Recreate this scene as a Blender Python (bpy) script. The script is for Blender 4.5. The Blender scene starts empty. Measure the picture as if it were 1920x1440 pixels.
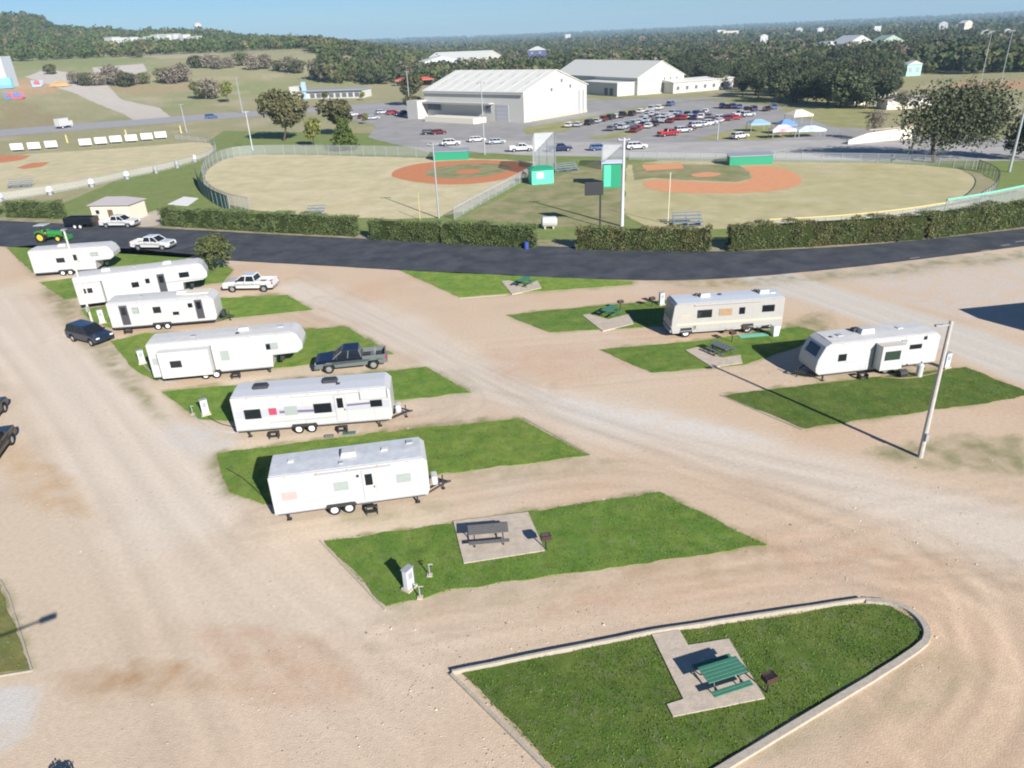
import bpy, bmesh, math, random
import numpy as np
from mathutils import Vector, Matrix
random.seed(7); RNG = np.random.default_rng(7)
R = math.radians
scene = bpy.context.scene
COL = scene.collection

# ------------------------------------------------------------------ camera
H = 25.0                                   # drone height in metres
FPX, W0, H0 = 1356.0, 1920.0, 1440.0       # focal length in photo pixels
PITCH = math.atan(652.0 / FPX); ROLL = math.atan(125 / 2820.0)
_fw = np.array([0, math.cos(PITCH), -math.sin(PITCH)]); _r0 = np.array([1.0, 0, 0]); _u0 = np.cross(_r0, _fw)
_c, _s = math.cos(ROLL), math.sin(ROLL)
_rt = _c * _r0 - _s * _u0; _up = _s * _r0 + _c * _u0
cam = bpy.data.cameras.new('camera'); cam.sensor_width = 36.0; cam.lens = 36.0 * FPX / W0
cam.clip_start = 0.5; cam.clip_end = 40000
camo = bpy.data.objects.new('camera', cam); COL.objects.link(camo)
camo.matrix_world = Matrix(((_rt[0], _up[0], -_fw[0], 0), (_rt[1], _up[1], -_fw[1], 0), (_rt[2], _up[2], -_fw[2], H), (0, 0, 0, 1)))
scene.camera = camo

# ------------------------------------------------------------------ sky, sun, exposure
SUN_EL, SUN_AZ = R(27.5), R(31)            # sun behind the camera, to the right
sdir = Vector((math.sin(SUN_AZ) * math.cos(SUN_EL), -math.cos(SUN_AZ) * math.cos(SUN_EL), math.sin(SUN_EL)))
world = bpy.data.worlds.new('World'); scene.world = world; world.use_nodes = True
nt = world.node_tree; nt.nodes.clear()
sky = nt.nodes.new('ShaderNodeTexSky'); sky.sky_type = 'NISHITA'; sky.sun_disc = False
sky.sun_elevation = SUN_EL; sky.sun_rotation = R(149); sky.altitude = 300; sky.air_density = 1.0; sky.dust_density = 0.0; sky.ozone_density = 10.0
bg = nt.nodes.new('ShaderNodeBackground'); bg.inputs[1].default_value = 0.056
wo = nt.nodes.new('ShaderNodeOutputWorld')
nt.links.new(sky.outputs[0], bg.inputs[0]); nt.links.new(bg.outputs[0], wo.inputs[0])
sl = bpy.data.lights.new('sun', 'SUN'); sl.energy = 5.0; sl.angle = R(0.5); sl.color = (1.0, 0.955, 0.89)
so = bpy.data.objects.new('sun', sl); COL.objects.link(so); so.rotation_euler = sdir.to_track_quat('Z', 'Y').to_euler()
scene.view_settings.view_transform = 'Standard'; scene.view_settings.look = 'None'
scene.view_settings.gamma = 1.0; scene.view_settings.use_curve_mapping = False
scene.view_settings.exposure = 0.8
scene.cycles.max_bounces = 5; scene.cycles.diffuse_bounces = 3; scene.cycles.transparent_max_bounces = 10
scene.cycles.volume_bounces = 0
scene.cycles.filter_width = 2.0

# ------------------------------------------------------------------ terrain height and picking
_SKY = [(0, 82), (60, 80), (100, 60), (150, 51), (180, 50), (250, 41), (300, 40), (375, 38), (450, 26), (550, 17), (700, 7), (850, 3), (960, 2), (1300, 2), (1600, 2), (1920, 3)]
_YH = lambda x: 67.36 - (x - 960) * 42.55 / 960
def _el(x, b):
    d = _fw * FPX + _rt * (x - 960) - _up * (_YH(x) - b - 720); return math.atan2(d[0], d[1]), d[2] / math.hypot(d[0], d[1])
_skx = np.array([_el(a, b)[0] for a, b in _SKY]); _sky = np.array([_el(a, b)[1] for a, b in _SKY])
def sstep(a, b, x):
    t = np.clip((x - a) / (b - a), 0, 1); return t * t * (3 - 2 * t)
def hz(x, y):
    x = np.asarray(x, float); y = np.asarray(y, float)
    r = np.hypot(x, y); az = np.arctan2(x, y)
    w = 1 - sstep(R(-14), R(-3), az); w = w * sstep(R(-100), R(-60), az)
    e = np.interp(az, _skx, _sky)
    zr = np.maximum(H + 1500 * e - 10, 0) * w
    m = w * 22 * sstep(360, 780, r)
    t = sstep(720, 1500, r)
    z = m * (1 - t) + zr * t
    zf = (H + 7500 * e - 12) * (1 - w)
    z = z + zf * sstep(2500, 7500, r)
    return z - 0.05
def ray(x, y):
    return _fw * FPX + _rt * (x - 960) - _up * (y - 720)
def G(x, y, z=0.0):
    d = ray(x, y); t = (z - H) / d[2]; return Vector((d[0] * t, d[1] * t, z))
def GT(x, y):
    """photo pixel to the point of the terrain seen there"""
    d = ray(x, y); d = d / math.hypot(d[0], d[1]); r = 60.0
    while r < 9000:
        z = H + d[2] * r
        if z <= float(hz(d[0] * r, d[1] * r)): break
        r *= 1.004
    return Vector((d[0] * r, d[1] * r, float(hz(d[0] * r, d[1] * r))))

# ------------------------------------------------------------------ numpy noise
_ng = RNG.random((256, 256))
def vnoise(x, y, s):
    x = np.asarray(x, float) / s + 300.7; y = np.asarray(y, float) / s + 411.3
    xi = np.floor(x).astype(int); yi = np.floor(y).astype(int); fx = x - xi; fy = y - yi
    fx = fx * fx * (3 - 2 * fx); fy = fy * fy * (3 - 2 * fy)
    a = _ng[xi % 256, yi % 256]; b = _ng[(xi + 1) % 256, yi % 256]; c = _ng[xi % 256, (yi + 1) % 256]; d = _ng[(xi + 1) % 256, (yi + 1) % 256]
    return (a * (1 - fx) + b * fx) * (1 - fy) + (c * (1 - fx) + d * fx) * fy
def fbm(x, y, s, o=4):
    v = 0; a = 0.5; t = 0
    for i in range(o):
        v = v + a * vnoise(x + 37.1 * i, y - 19.7 * i, s); t += a; a *= 0.5; s *= 0.5
    return v / t

# ------------------------------------------------------------------ materials
def srgb(r, g, b):
    f = lambda c: ((c / 255 + 0.055) / 1.055) ** 2.4 if c > 10 else c / 255 / 12.92
    return (f(r), f(g), f(b))
_mats = {}
def mat(name, col, rough=0.6, metal=0.0, var=0.0, vs=3.0, bump=0.0, bs=20.0, coat=0.0, spec=0.5, rnd=0.0, leaf=False, attr=None, col2=None, alpha=None, dirt=0.0):
    if name in _mats: return _mats[name]
    m = bpy.data.materials.new(name); m.use_nodes = True; t = m.node_tree; L = t.links
    p = t.nodes['Principled BSDF']; p.inputs['Roughness'].default_value = rough; p.inputs['Metallic'].default_value = metal
    p.inputs['Specular IOR Level'].default_value = 0.1 if rough >= 0.8 and spec == 0.5 else spec
    if coat: p.inputs['Coat Weight'].default_value = coat; p.inputs['Coat Roughness'].default_value = 0.08
    cur = None
    def rgb(c):
        n = t.nodes.new('ShaderNodeRGB'); n.outputs[0].default_value = (*c, 1); return n.outputs[0]
    def mix(f, a, b, bt='MIX'):
        n = t.nodes.new('ShaderNodeMix'); n.data_type = 'RGBA'; n.blend_type = bt
        if isinstance(f, (int, float)): n.inputs[0].default_value = f
        else: L.new(f, n.inputs[0])
        L.new(a, n.inputs[6]); L.new(b, n.inputs[7]); return n.outputs[2]
    geo = t.nodes.new('ShaderNodeNewGeometry')
    def noise(sc, det=5, rough_=0.6):
        n = t.nodes.new('ShaderNodeTexNoise'); n.inputs['Scale'].default_value = sc; n.inputs['Detail'].default_value = det; n.inputs['Roughness'].default_value = rough_
        L.new(geo.outputs['Position'], n.inputs['Vector']); return n.outputs[0]
    def ramp(f, a, b, ca=0.0, cb=1.0):
        n = t.nodes.new('ShaderNodeMapRange'); n.inputs[1].default_value = a; n.inputs[2].default_value = b; n.inputs[3].default_value = ca; n.inputs[4].default_value = cb
        L.new(f, n.inputs[0]); return n.outputs[0]
    if attr:
        n = t.nodes.new('ShaderNodeAttribute'); n.attribute_name = attr; cur = n.outputs['Color']
    else: cur = rgb(col)
    if col2: cur = mix(ramp(noise(vs), 0.38, 0.62), cur, rgb(col2))
    if var:
        f = ramp(noise(vs * 2.3, 6, 0.7), 0.25, 0.75, 1 - var, 1 + var)
        n = t.nodes.new('ShaderNodeVectorMath'); n.operation = 'SCALE'; L.new(cur, n.inputs[0]); L.new(f, n.inputs[3]); cur = n.outputs[0]
    if leaf:
        n = t.nodes.new('ShaderNodeAttribute'); n.attribute_name = 'var'
        f = ramp(n.outputs['Fac'], 0, 1, 0.55, 1.55)
        k = t.nodes.new('ShaderNodeVectorMath'); k.operation = 'SCALE'; L.new(cur, k.inputs[0]); L.new(f, k.inputs[3]); cur = k.outputs[0]
    if rnd:
        oi = t.nodes.new('ShaderNodeObjectInfo'); f = ramp(oi.outputs['Random'], 0, 1, 1 - rnd, 1 + rnd)
        k = t.nodes.new('ShaderNodeVectorMath'); k.operation = 'SCALE'; L.new(cur, k.inputs[0]); L.new(f, k.inputs[3]); cur = k.outputs[0]
    if dirt:
        cur = mix(ramp(noise(1.7, 6, 0.75), 0.52, 0.8, 0, dirt), cur, rgb((0.28, 0.24, 0.2)))
    L.new(cur, p.inputs['Base Color'])
    if bump:
        b = t.nodes.new('ShaderNodeBump'); b.inputs['Strength'].default_value = bump; b.inputs['Distance'].default_value = 0.056
        L.new(noise(bs, 4), b.inputs['Height']); L.new(b.outputs[0], p.inputs['Normal'])
    if alpha is not None:
        tr = t.nodes.new('ShaderNodeBsdfTransparent'); ms = t.nodes.new('ShaderNodeMixShader'); ms.inputs[0].default_value = alpha
        L.new(tr.outputs[0], ms.inputs[1]); L.new(p.outputs[0], ms.inputs[2]); L.new(ms.outputs[0], t.nodes['Material Output'].inputs[0])
    _mats[name] = m; return m
WHITE = mat('white_gelcoat', (0.475, 0.475, 0.47), 0.35, var=0.05, vs=0.6, dirt=0.16)
CREAM = mat('beige_gelcoat', (0.385, 0.37, 0.345), 0.4, var=0.05, vs=0.7, dirt=0.10)
RUBBER_ROOF = mat('roof_membrane', (0.47, 0.49, 0.515), 0.75, var=0.16, vs=0.7, dirt=0.28)
PALE_ROOF = mat('pale_roof_membrane', (0.53, 0.525, 0.51), 0.7, var=0.10, vs=0.7, dirt=0.2)
GLASS = mat('dark_tinted_glass', (0.012, 0.014, 0.018), 0.08, spec=0.6)
GREYGLASS = mat('grey_blind_window', (0.30, 0.34, 0.32), 0.25, var=0.2, vs=6)
TANGLASS = mat('tan_blind_window', (0.36, 0.24, 0.14), 0.25, var=0.35, vs=4)
PINKGLASS = mat('pink_blind_window', (0.45, 0.33, 0.31), 0.3, var=0.2, vs=6)
TRIM = mat('black_trim', (0.03, 0.03, 0.033), 0.5)
GREYTRIM = mat('grey_trim', (0.30, 0.31, 0.33), 0.5)
TYRE = mat('tyre_rubber', (0.022, 0.022, 0.023), 0.85)
RIM = mat('white_steel_rim', (0.72, 0.72, 0.72), 0.4)
ALLOY = mat('alloy_rim', (0.5, 0.5, 0.52), 0.35, metal=0.7)
CHROME = mat('chrome', (0.6, 0.6, 0.62), 0.22, metal=0.9)
DARKMETAL = mat('dark_steel', (0.05, 0.05, 0.055), 0.5, metal=0.4)
GALV = mat('galvanised_steel', (0.46, 0.48, 0.50), 0.45, metal=0.5)
POLEGREY = mat('weathered_pole', (0.42, 0.40, 0.37), 0.85, var=0.15, vs=2)
CONC = mat('concrete', (0.47, 0.40, 0.325), 0.9, var=0.2, vs=0.9, bump=0.3, bs=8, dirt=0.45)
KERB = mat('kerb_concrete', (0.40, 0.355, 0.29), 0.9, var=0.15, vs=1.5, bump=0.3, bs=8)
LAMPGLASS = mat('lamp_lens', (0.75, 0.76, 0.78), 0.15)
REDLENS = mat('red_lens', (0.45, 0.02, 0.02), 0.25)

# ------------------------------------------------------------------ mesh helpers
class MB:
    def __init__(s): s.v = []; s.f = []
    def add(s, vs, fs):
        o = len(s.v); s.v += [tuple(p) for p in vs]; s.f += [tuple(i + o for i in f) for f in fs]; return s
    def box(s, x0, x1, y0, y1, z0, z1):
        return s.add([(x0, y0, z0), (x1, y0, z0), (x1, y1, z0), (x0, y1, z0), (x0, y0, z1), (x1, y0, z1), (x1, y1, z1), (x0, y1, z1)],
                     [(0, 3, 2, 1), (4, 5, 6, 7), (0, 1, 5, 4), (1, 2, 6, 5), (2, 3, 7, 6), (3, 0, 4, 7)])
    def cbox(s, c, d, rz=0.0):
        ca, sa = math.cos(rz), math.sin(rz); a, b, h = d[0] / 2, d[1] / 2, d[2] / 2; vs = []
        for z in (-h, h):
            for x, y in ((-a, -b), (a, -b), (a, b), (-a, b)): vs.append((c[0] + x * ca - y * sa, c[1] + x * sa + y * ca, c[2] + z))
        return s.add(vs, [(0, 3, 2, 1), (4, 5, 6, 7), (0, 1, 5, 4), (1, 2, 6, 5), (2, 3, 7, 6), (3, 0, 4, 7)])
    def hexa(s, lo, hi):                    # 4 lower and 4 upper corners, both counter-clockwise from above
        return s.add(list(lo) + list(hi), [(0, 3, 2, 1), (4, 5, 6, 7), (0, 1, 5, 4), (1, 2, 6, 5), (2, 3, 7, 6), (3, 0, 4, 7)])
    def prism(s, pts, y0, y1):              # (x, z) outline swept along y
        n = len(pts); vs = [(x, y0, z) for x, z in pts] + [(x, y1, z) for x, z in pts]
        return s.add(vs, [tuple(range(n)), tuple(range(2 * n - 1, n - 1, -1))] + [(i, i + n, (i + 1) % n + n, (i + 1) % n) for i in range(n)])
    def prismz(s, pts, z0, z1):
        n = len(pts); vs = [(p[0], p[1], z0) for p in pts] + [(p[0], p[1], z1) for p in pts]
        return s.add(vs, [tuple(range(n - 1, -1, -1)), tuple(range(n, 2 * n))] + [(i, (i + 1) % n, (i + 1) % n + n, i + n) for i in range(n)])
    def cyl(s, p0, p1, r0, r1=None, n=10):
        p0, p1 = Vector(p0), Vector(p1); r1 = r0 if r1 is None else r1; d = (p1 - p0).normalized()
        a = d.orthogonal().normalized(); b = d.cross(a); vs = []
        for p, r in ((p0, r0), (p1, r1)):
            for i in range(n):
                t = 2 * math.pi * i / n; vs.append(p + a * math.cos(t) * r + b * math.sin(t) * r)
        return s.add(vs, [tuple(range(n - 1, -1, -1)), tuple(range(n, 2 * n))] + [(i, (i + 1) % n, (i + 1) % n + n, i + n) for i in range(n)])
    def tube(s, pts, r, n=8):
        for a, b in zip(pts[:-1], pts[1:]): s.cyl(a, b, r, r, n)
        return s
    def mesh(s, name, bevel=0.0, smooth=False, seg=2):
        me = bpy.data.meshes.new(name); bm = bmesh.new()
        vs = [bm.verts.new(p) for p in s.v]
        for f in s.f:
            try: bm.faces.new([vs[i] for i in f])
            except ValueError: pass
        bmesh.ops.recalc_face_normals(bm, faces=bm.faces)
        if bevel:
            ed = [e for e in bm.edges if len(e.link_faces) == 2 and e.calc_face_angle(0) > 0.5]
            bmesh.ops.bevel(bm, geom=ed, offset=bevel, segments=seg, profile=0.6, affect='EDGES', clamp_overlap=True)
        bm.to_mesh(me); bm.free()
        if smooth:
            for p in me.polygons: p.use_smooth = True
        return me
    def build(s, name, m, parent=None, bevel=0.0, smooth=False, seg=2):
        return link(name, s.mesh(name, bevel, smooth, seg), m, parent)
def link(name, me, m=None, parent=None):
    o = bpy.data.objects.new(name, me); COL.objects.link(o)
    if m is not None and len(me.materials) == 0: me.materials.append(m)
    if parent is not None: o.parent = parent
    return o
def thing(name, label, cat, loc=(0, 0, 0), rz=0.0, group=None):
    o = bpy.data.objects.new(name, None); COL.objects.link(o); o.empty_display_size = 0.3
    o.location = loc; o.rotation_euler = (0, 0, rz); o['label'] = label; o['category'] = cat
    if group: o['group'] = group
    return o
def tag(o, label, cat, group=None):
    o['label'] = label; o['category'] = cat
    if group: o['group'] = group
    return o
def dup(root, loc, rz=0.0, label=None, group=None, scale=None, paint=None):
    r = root.copy(); COL.objects.link(r); r.location = loc; r.rotation_euler = (0, 0, rz)
    if scale: r.scale = (scale,) * 3 if isinstance(scale, (int, float)) else scale
    if label: r['label'] = label
    if group: r['group'] = group
    def rec(a, b):
        for ch in list(a.children):
            c = ch.copy(); COL.objects.link(c); c.parent = b
            if paint and ch.get('paint'):
                c.material_slots[0].link = 'OBJECT'; c.material_slots[0].material = paint
            rec(ch, c)
    rec(root, r); return r
def structure(o): o['kind'] = 'structure'; return o
def stuff(o): o['kind'] = 'stuff'; return o
def np_mesh(name, v, f, m, attr=None, col=None):
    v = np.asarray(v, np.float32); f = np.asarray(f, np.int32); k = f.shape[1]
    me = bpy.data.meshes.new(name); me.vertices.add(len(v)); me.vertices.foreach_set('co', v.ravel())
    me.loops.add(f.size); me.loops.foreach_set('vertex_index', f.ravel())
    me.polygons.add(len(f)); me.polygons.foreach_set('loop_start', np.arange(0, f.size, k, dtype=np.int32))
    if attr is not None:
        a = me.attributes.new('var', 'FLOAT', 'POINT'); a.data.foreach_set('value', np.asarray(attr, np.float32))
    if col is not None:
        a = me.attributes.new('Col', 'FLOAT_COLOR', 'POINT'); c = np.ones((len(v), 4), np.float32); c[:, :3] = col; a.data.foreach_set('color', c.ravel())
    me.update(calc_edges=True); me.materials.append(m); return me
def resample(pts, step, closed=True):
    out = []; n = len(pts)
    for i in range(n if closed else n - 1):
        a = Vector(pts[i][:2]); b = Vector(pts[(i + 1) % n][:2]); k = max(1, int((b - a).length / step))
        for j in range(k): out.append(a.lerp(b, j / k))
    if not closed: out.append(Vector(pts[-1][:2]))
    return out
def smooth_line(pts, closed=False, it=2):
    pts = [Vector(p[:2]) for p in pts]
    for _ in range(it):
        q = []; n = len(pts)
        for i in range(n if closed else n - 1):
            a, b = pts[i], pts[(i + 1) % n]; q += [a * 0.75 + b * 0.25, a * 0.25 + b * 0.75]
        if not closed: q = [pts[0]] + q + [pts[-1]]
        pts = q
    return pts
def sheet(name, pts, z, m, jit=0.0, step=1.0, depth=0.0, smooth=0, terrain=False):
    """flat ground sheet from world points, with an uneven edge"""
    if smooth: pts = smooth_line(pts, True, smooth)
    p = resample(pts, step); n = len(p); q = []
    for i in range(n):
        t = (p[(i + 1) % n] - p[i - 1]).normalized(); k = (float(fbm(p[i].x * 1.0, p[i].y * 1.0, 1.3, 3)) - 0.5) * 2 * jit
        q.append((p[i].x - t.y * k, p[i].y + t.x * k))
    b = bmesh.new(); vs = [b.verts.new((x, y, (float(hz(x, y)) + 0.05 if terrain else 0) + z)) for x, y in q]; f = b.faces.new(vs)
    if depth:
        g = bmesh.ops.extrude_face_region(b, geom=[f]); 
        for v in g['geom']:
            if isinstance(v, bmesh.types.BMVert): v.co.z -= depth
    bmesh.ops.recalc_face_normals(b, faces=b.faces)
    bmesh.ops.triangulate(b, faces=[f for f in b.faces if len(f.verts) > 4])
    me = bpy.data.meshes.new(name); b.to_mesh(me); b.free()
    if me.polygons and not depth and me.polygons[0].normal.z < 0: me.flip_normals()
    return structure(link(name, me, m))
def GP(*px): return [G(x, y) for x, y in px]
def inpoly(x, y, poly):
    x = np.asarray(x); y = np.asarray(y); r = np.zeros(x.shape, bool); n = len(poly)
    for i in range(n):
        ax, ay = poly[i][0], poly[i][1]; bx, by = poly[(i + 1) % n][0], poly[(i + 1) % n][1]
        if ay == by: continue
        c = ((ay > y) != (by > y)) & (x < (bx - ax) * (y - ay) / (by - ay) + ax); r ^= c
    return r
def dist_line(x, y, pts):
    d = np.full(np.shape(x), 1e9)
    for a, b in zip(pts[:-1], pts[1:]):
        ax, ay, bx, by = a[0], a[1], b[0], b[1]; dx, dy = bx - ax, by - ay; l2 = dx * dx + dy * dy + 1e-9
        t = np.clip(((x - ax) * dx + (y - ay) * dy) / l2, 0, 1); d = np.minimum(d, np.hypot(x - ax - t * dx, y - ay - t * dy))
    return d
# ================================================================== THE SETTING
def to_px(x, y, z):
    vx, vy, vz = x, y, z - H
    k = vx * _fw[0] + vy * _fw[1] + vz * _fw[2]; k = np.where(k > 1, k, np.nan)
    return 960 + FPX * (vx * _rt[0] + vy * _rt[1] + vz * _rt[2]) / k, 720 - FPX * (vx * _up[0] + vy * _up[1] + vz * _up[2]) / k
def blend(c, f, k): return c * (1 - f[..., None]) + np.asarray(k)[None] * f[..., None]

# ---- ground: one sheet to the horizon
az = np.concatenate([np.arange(-180, -48, 4.0), np.arange(-48, 48, 0.3), np.arange(48, 180, 4.0)])
rad = np.geomspace(6, 14000, 250)
A, RR = np.meshgrid(np.radians(az), rad); gx = RR * np.sin(A); gy = RR * np.cos(A); gz = hz(gx, gy)
nr, na = gx.shape
V = np.stack([gx.ravel(), gy.ravel(), gz.ravel()], 1); V = np.vstack([V, [[0, 0, -0.05]]])
ii, jj = np.meshgrid(np.arange(nr - 1), np.arange(na), indexing='ij'); j2 = (jj + 1) % na
Q = np.stack([ii * na + jj, ii * na + j2, (ii + 1) * na + j2, (ii + 1) * na + jj], -1).reshape(-1, 4)[:, ::-1]
cx, cy = V[:, 0], V[:, 1]; rr = np.hypot(cx, cy)
n1 = fbm(cx, cy, 60, 5); n2 = fbm(cx + 500, cy, 14, 4)
c = np.tile(np.array([0.31, 0.285, 0.155]), (len(V), 1))
c = blend(c, np.clip((n1 - 0.45) * 5, 0, 1) * 0.8, (0.235, 0.26, 0.11)); c = blend(c, np.clip((n2 - 0.55) * 4, 0, 1) * 0.7, (0.42, 0.355, 0.24))
far = sstep(800, 1400, rr); c = blend(c, far * 0.85, (0.06, 0.075, 0.035))
px, py = to_px(cx, cy, V[:, 2]); px = px + (fbm(cx, cy, 25, 3) - 0.5) * 60; py = py + (n1 - 0.5) * 14
with np.errstate(invalid='ignore'):
    for poly, k, f in (
        ([(0, 150), (120, 148), (190, 150), (210, 168), (120, 172), (0, 180)], (0.46, 0.30, 0.18), 0.8),
        ([(200, 162), (340, 155), (430, 160), (420, 172), (230, 178)], (0.40, 0.28, 0.18), 0.6),
        ([(20, 108), (280, 106), (280, 118), (40, 132)], (0.22, 0.255, 0.10), 0.7),
        ([(260, 100), (420, 101), (400, 108), (300, 112)], (0.42, 0.36, 0.25), 0.7),
        ([(0, 190), (60, 192), (110, 215), (100, 240), (0, 240)], (0.28, 0.22, 0.12), 0.6),
        ([(1790, 150), (2000, 146), (2000, 172), (1800, 166)], (0.46, 0.26, 0.16), 0.7),
        ([(1660, 140), (2000, 122), (2000, 148), (1660, 160)], (0.30, 0.28, 0.15), 0.6),
        ([(1640, 185), (1760, 183), (1900, 190), (1900, 205), (1650, 200)], (0.44, 0.39, 0.30), 0.5)):
        c = blend(c, inpoly(px, py, poly) * f, k)
GROUND = mat('dry_grassland', (0.2, 0.19, 0.1), 0.95, var=0.22, vs=0.25, attr='Col', bump=0.4, bs=2)
me = np_mesh('ground', V, Q, GROUND, col=c)
bm = bmesh.new(); bm.from_mesh(me); bm.verts.ensure_lookup_table(); cv = bm.verts[len(V) - 1]
for j in range(na): bm.faces.new((bm.verts[j], cv, bm.verts[(j + 1) % na]))
bmesh.ops.recalc_face_normals(bm, faces=bm.faces); bm.to_mesh(me); bm.free()
structure(link('ground', me))

# ---- lawns of the camp sites (outlines read off the photo, in world metres)
LAWN_PX = [
    [(862, 1262), (1225, 1190), (1620, 1130), (1672, 1136), (1712, 1158), (1733, 1186), (1722, 1212), (1440, 1378), (1145, 1552)],
    [(605, 1015), (850, 980), (1240, 922), (1440, 1022), (850, 1108), (720, 1140)],
    [(404, 850), (750, 806), (978, 785), (1108, 854), (830, 890), (490, 948), (425, 925)],
    [(300, 735), (440, 722), (740, 694), (800, 688), (885, 736), (745, 752), (440, 790), (370, 786)],
    [(205, 640), (270, 625), (560, 618), (650, 612), (740, 664), (580, 684), (290, 715), (250, 694)],
    [(150, 580), (300, 565), (540, 553), (588, 581), (430, 598), (210, 618), (165, 600)],
    [(72, 530), (200, 512), (390, 488), (440, 505), (420, 530), (120, 562)],
    [(12, 465), (60, 460), (240, 466), (372, 478), (330, 492), (60, 512)],
    [(748, 507), (860, 558), (945, 552), (1188, 534), (1190, 527), (1000, 518), (860, 511)],
    [(945, 591), (1120, 573), (1260, 562), (1320, 566), (1300, 610), (1190, 615), (1030, 624)],
    [(1122, 656), (1300, 640), (1500, 612), (1560, 628), (1400, 685), (1220, 700)],
    [(1353, 742), (1480, 725), (1760, 694), (1812, 688), (1940, 738), (1905, 748), (1506, 804)],
    [(-150, 1060), (0, 1092), (14, 1118), (58, 1256), (-160, 1290)],
]
LAWN_COL = [(0.075, 0.125, 0.028), (0.088, 0.155, 0.032), (0.10, 0.165, 0.034), (0.10, 0.175, 0.035), (0.11, 0.18, 0.036), (0.11, 0.19, 0.036), (0.11, 0.18, 0.04), (0.11, 0.18, 0.04),
            (0.12, 0.20, 0.04), (0.09, 0.155, 0.035), (0.085, 0.15, 0.03), (0.075, 0.125, 0.028), (0.13, 0.15, 0.055)]
LAWNS = [GP(*p) for p in LAWN_PX]
for i, p in enumerate(LAWNS):
    cc = tuple(q * k for q, k in zip(LAWN_COL[i], (1.0, 1.02, 0.85) if i in (0, 11, 12) else (1.12, 1.16, 0.95)))
    m = mat('lawn_turf_%d' % i, cc, 0.95, var=0.30, vs=0.5, col2=tuple(q * k for q, k in zip(cc, (1.5, 1.18, 1.35))), bump=0.6, bs=14, dirt=0.5)
    cen = sum((Vector(q[:2]) for q in p), Vector((0, 0))) / len(p); p = [Vector(q[:2]) + (cen - Vector(q[:2])).normalized() * 0.12 for q in p]
    sheet('lawn', p, 0.035, m, jit=0.2 if i else 0.14, step=0.14, depth=0.04)
# grass blades standing on the nearer lawns
gv = []; gf = []; ga = []
def blades(poly, dens, hgt, seed, excl=()):
    rg = np.random.default_rng(seed); xs = [p[0] for p in poly]; ys = [p[1] for p in poly]
    n = int((max(xs) - min(xs)) * (max(ys) - min(ys)) * dens); x = rg.uniform(min(xs), max(xs), n); y = rg.uniform(min(ys), max(ys), n)
    k = inpoly(x, y, poly) & (fbm(x, y, 1.6, 3) + rg.random(n) * 0.35 > 0.48)
    for e in excl: k &= ~inpoly(x, y, e)
    x = x[k]; y = y[k]; n = len(x); a = rg.uniform(0, 6.283, n); h = hgt * rg.uniform(0.5, 1.4, n); w = h * rg.uniform(0.35, 0.7, n); l = rg.normal(0, 0.5, (n, 2)) * h[:, None]
    v = np.zeros((n, 3, 3)); v[:, 0] = np.stack([x - np.cos(a) * w, y - np.sin(a) * w, np.full(n, 0.03)], 1); v[:, 1] = np.stack([x + np.cos(a) * w, y + np.sin(a) * w, np.full(n, 0.03)], 1)
    v[:, 2] = np.stack([x + l[:, 0], y + l[:, 1], 0.05 + h], 1); o = sum(len(q) for q in gv) if gv else 0
    gv.append(v.reshape(-1, 3)); gf.append(np.arange(3 * n).reshape(n, 3) + o); ga.append(np.repeat(np.clip(rg.normal(0.45, 0.25, n) + (fbm(x, y, 2.5, 3) - 0.5), 0, 1), 3))
SLAB_A = GP((1222, 1192), (1274, 1184), (1290, 1212), (1366, 1200), (1434, 1311), (1262, 1346), (1250, 1323), (1281, 1313))
SLAB_B = GP((850, 979), (990, 962), (1022, 1034), (870, 1058))
for i, (d, hh) in enumerate(((150, 0.042), (95, 0.042), (55, 0.045), (35, 0.045), (25, 0.045))): blades(LAWNS[i], d, hh, i, (SLAB_A, SLAB_B))
blades(LAWNS[11], 40, 0.045, 8); blades(LAWNS[10], 25, 0.045, 9); blades(LAWNS[9], 20, 0.045, 10); blades(LAWNS[12], 12, 0.05, 11)
BLADE = mat('grass_blade', (0.105, 0.175, 0.036), 0.8, leaf=True)
o = stuff(link('lawn_grass', np_mesh('lawn_grass', np.vstack(gv), np.vstack(gf), BLADE, attr=np.concatenate(ga))))
tag(o, 'short green grass growing on the camp site lawns', 'grass')

# ---- gravel lot with tracks, pale lanes, ochre dirt and scrubby edges
step = 0.28; X = np.arange(-82, 78, step); Y = np.arange(9, 112, step)
road_bot = smooth_line([G(-300, 448), G(0, 462), G(200, 474), G(430, 489), G(620, 499), G(800, 510), G(1000, 519), G(1200, 527), G(1330, 525), G(1500, 512), G(1700, 490), G(1920, 462), G(2200, 425)])
road_top = smooth_line([G(-300, 400), G(0, 414), G(300, 428), G(500, 439), G(700, 449), G(1000, 461), G(1250, 471), G(1400, 472), G(1600, 462), G(1750, 448), G(1920, 429), G(2200, 396)])
rbx = [p.x for p in road_bot]; rby = [p.y for p in road_bot]
MX, MY = np.meshgrid(X, Y, indexing='ij'); keep = MY < np.interp(MX, rbx, rby) + 1.2
x, y = MX.ravel(), MY.ravel()
f1 = fbm(x, y, 9, 5); f2 = fbm(x + 90, y + 40, 3.2, 4); f3 = fbm(x - 60, y, 22, 3)
C = np.tile(np.array([0.505, 0.395, 0.30]), (len(x), 1))
C = blend(C, np.clip((f3 - 0.42) * 4, 0, 1) * 0.7, (0.51, 0.43, 0.345)); C = blend(C, np.clip((f1 - 0.52) * 5, 0, 1) * 0.6, (0.485, 0.345, 0.245))
C = blend(C, np.clip((f2 - 0.56) * 6, 0, 1) * 0.35, (0.44, 0.35, 0.275))
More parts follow.
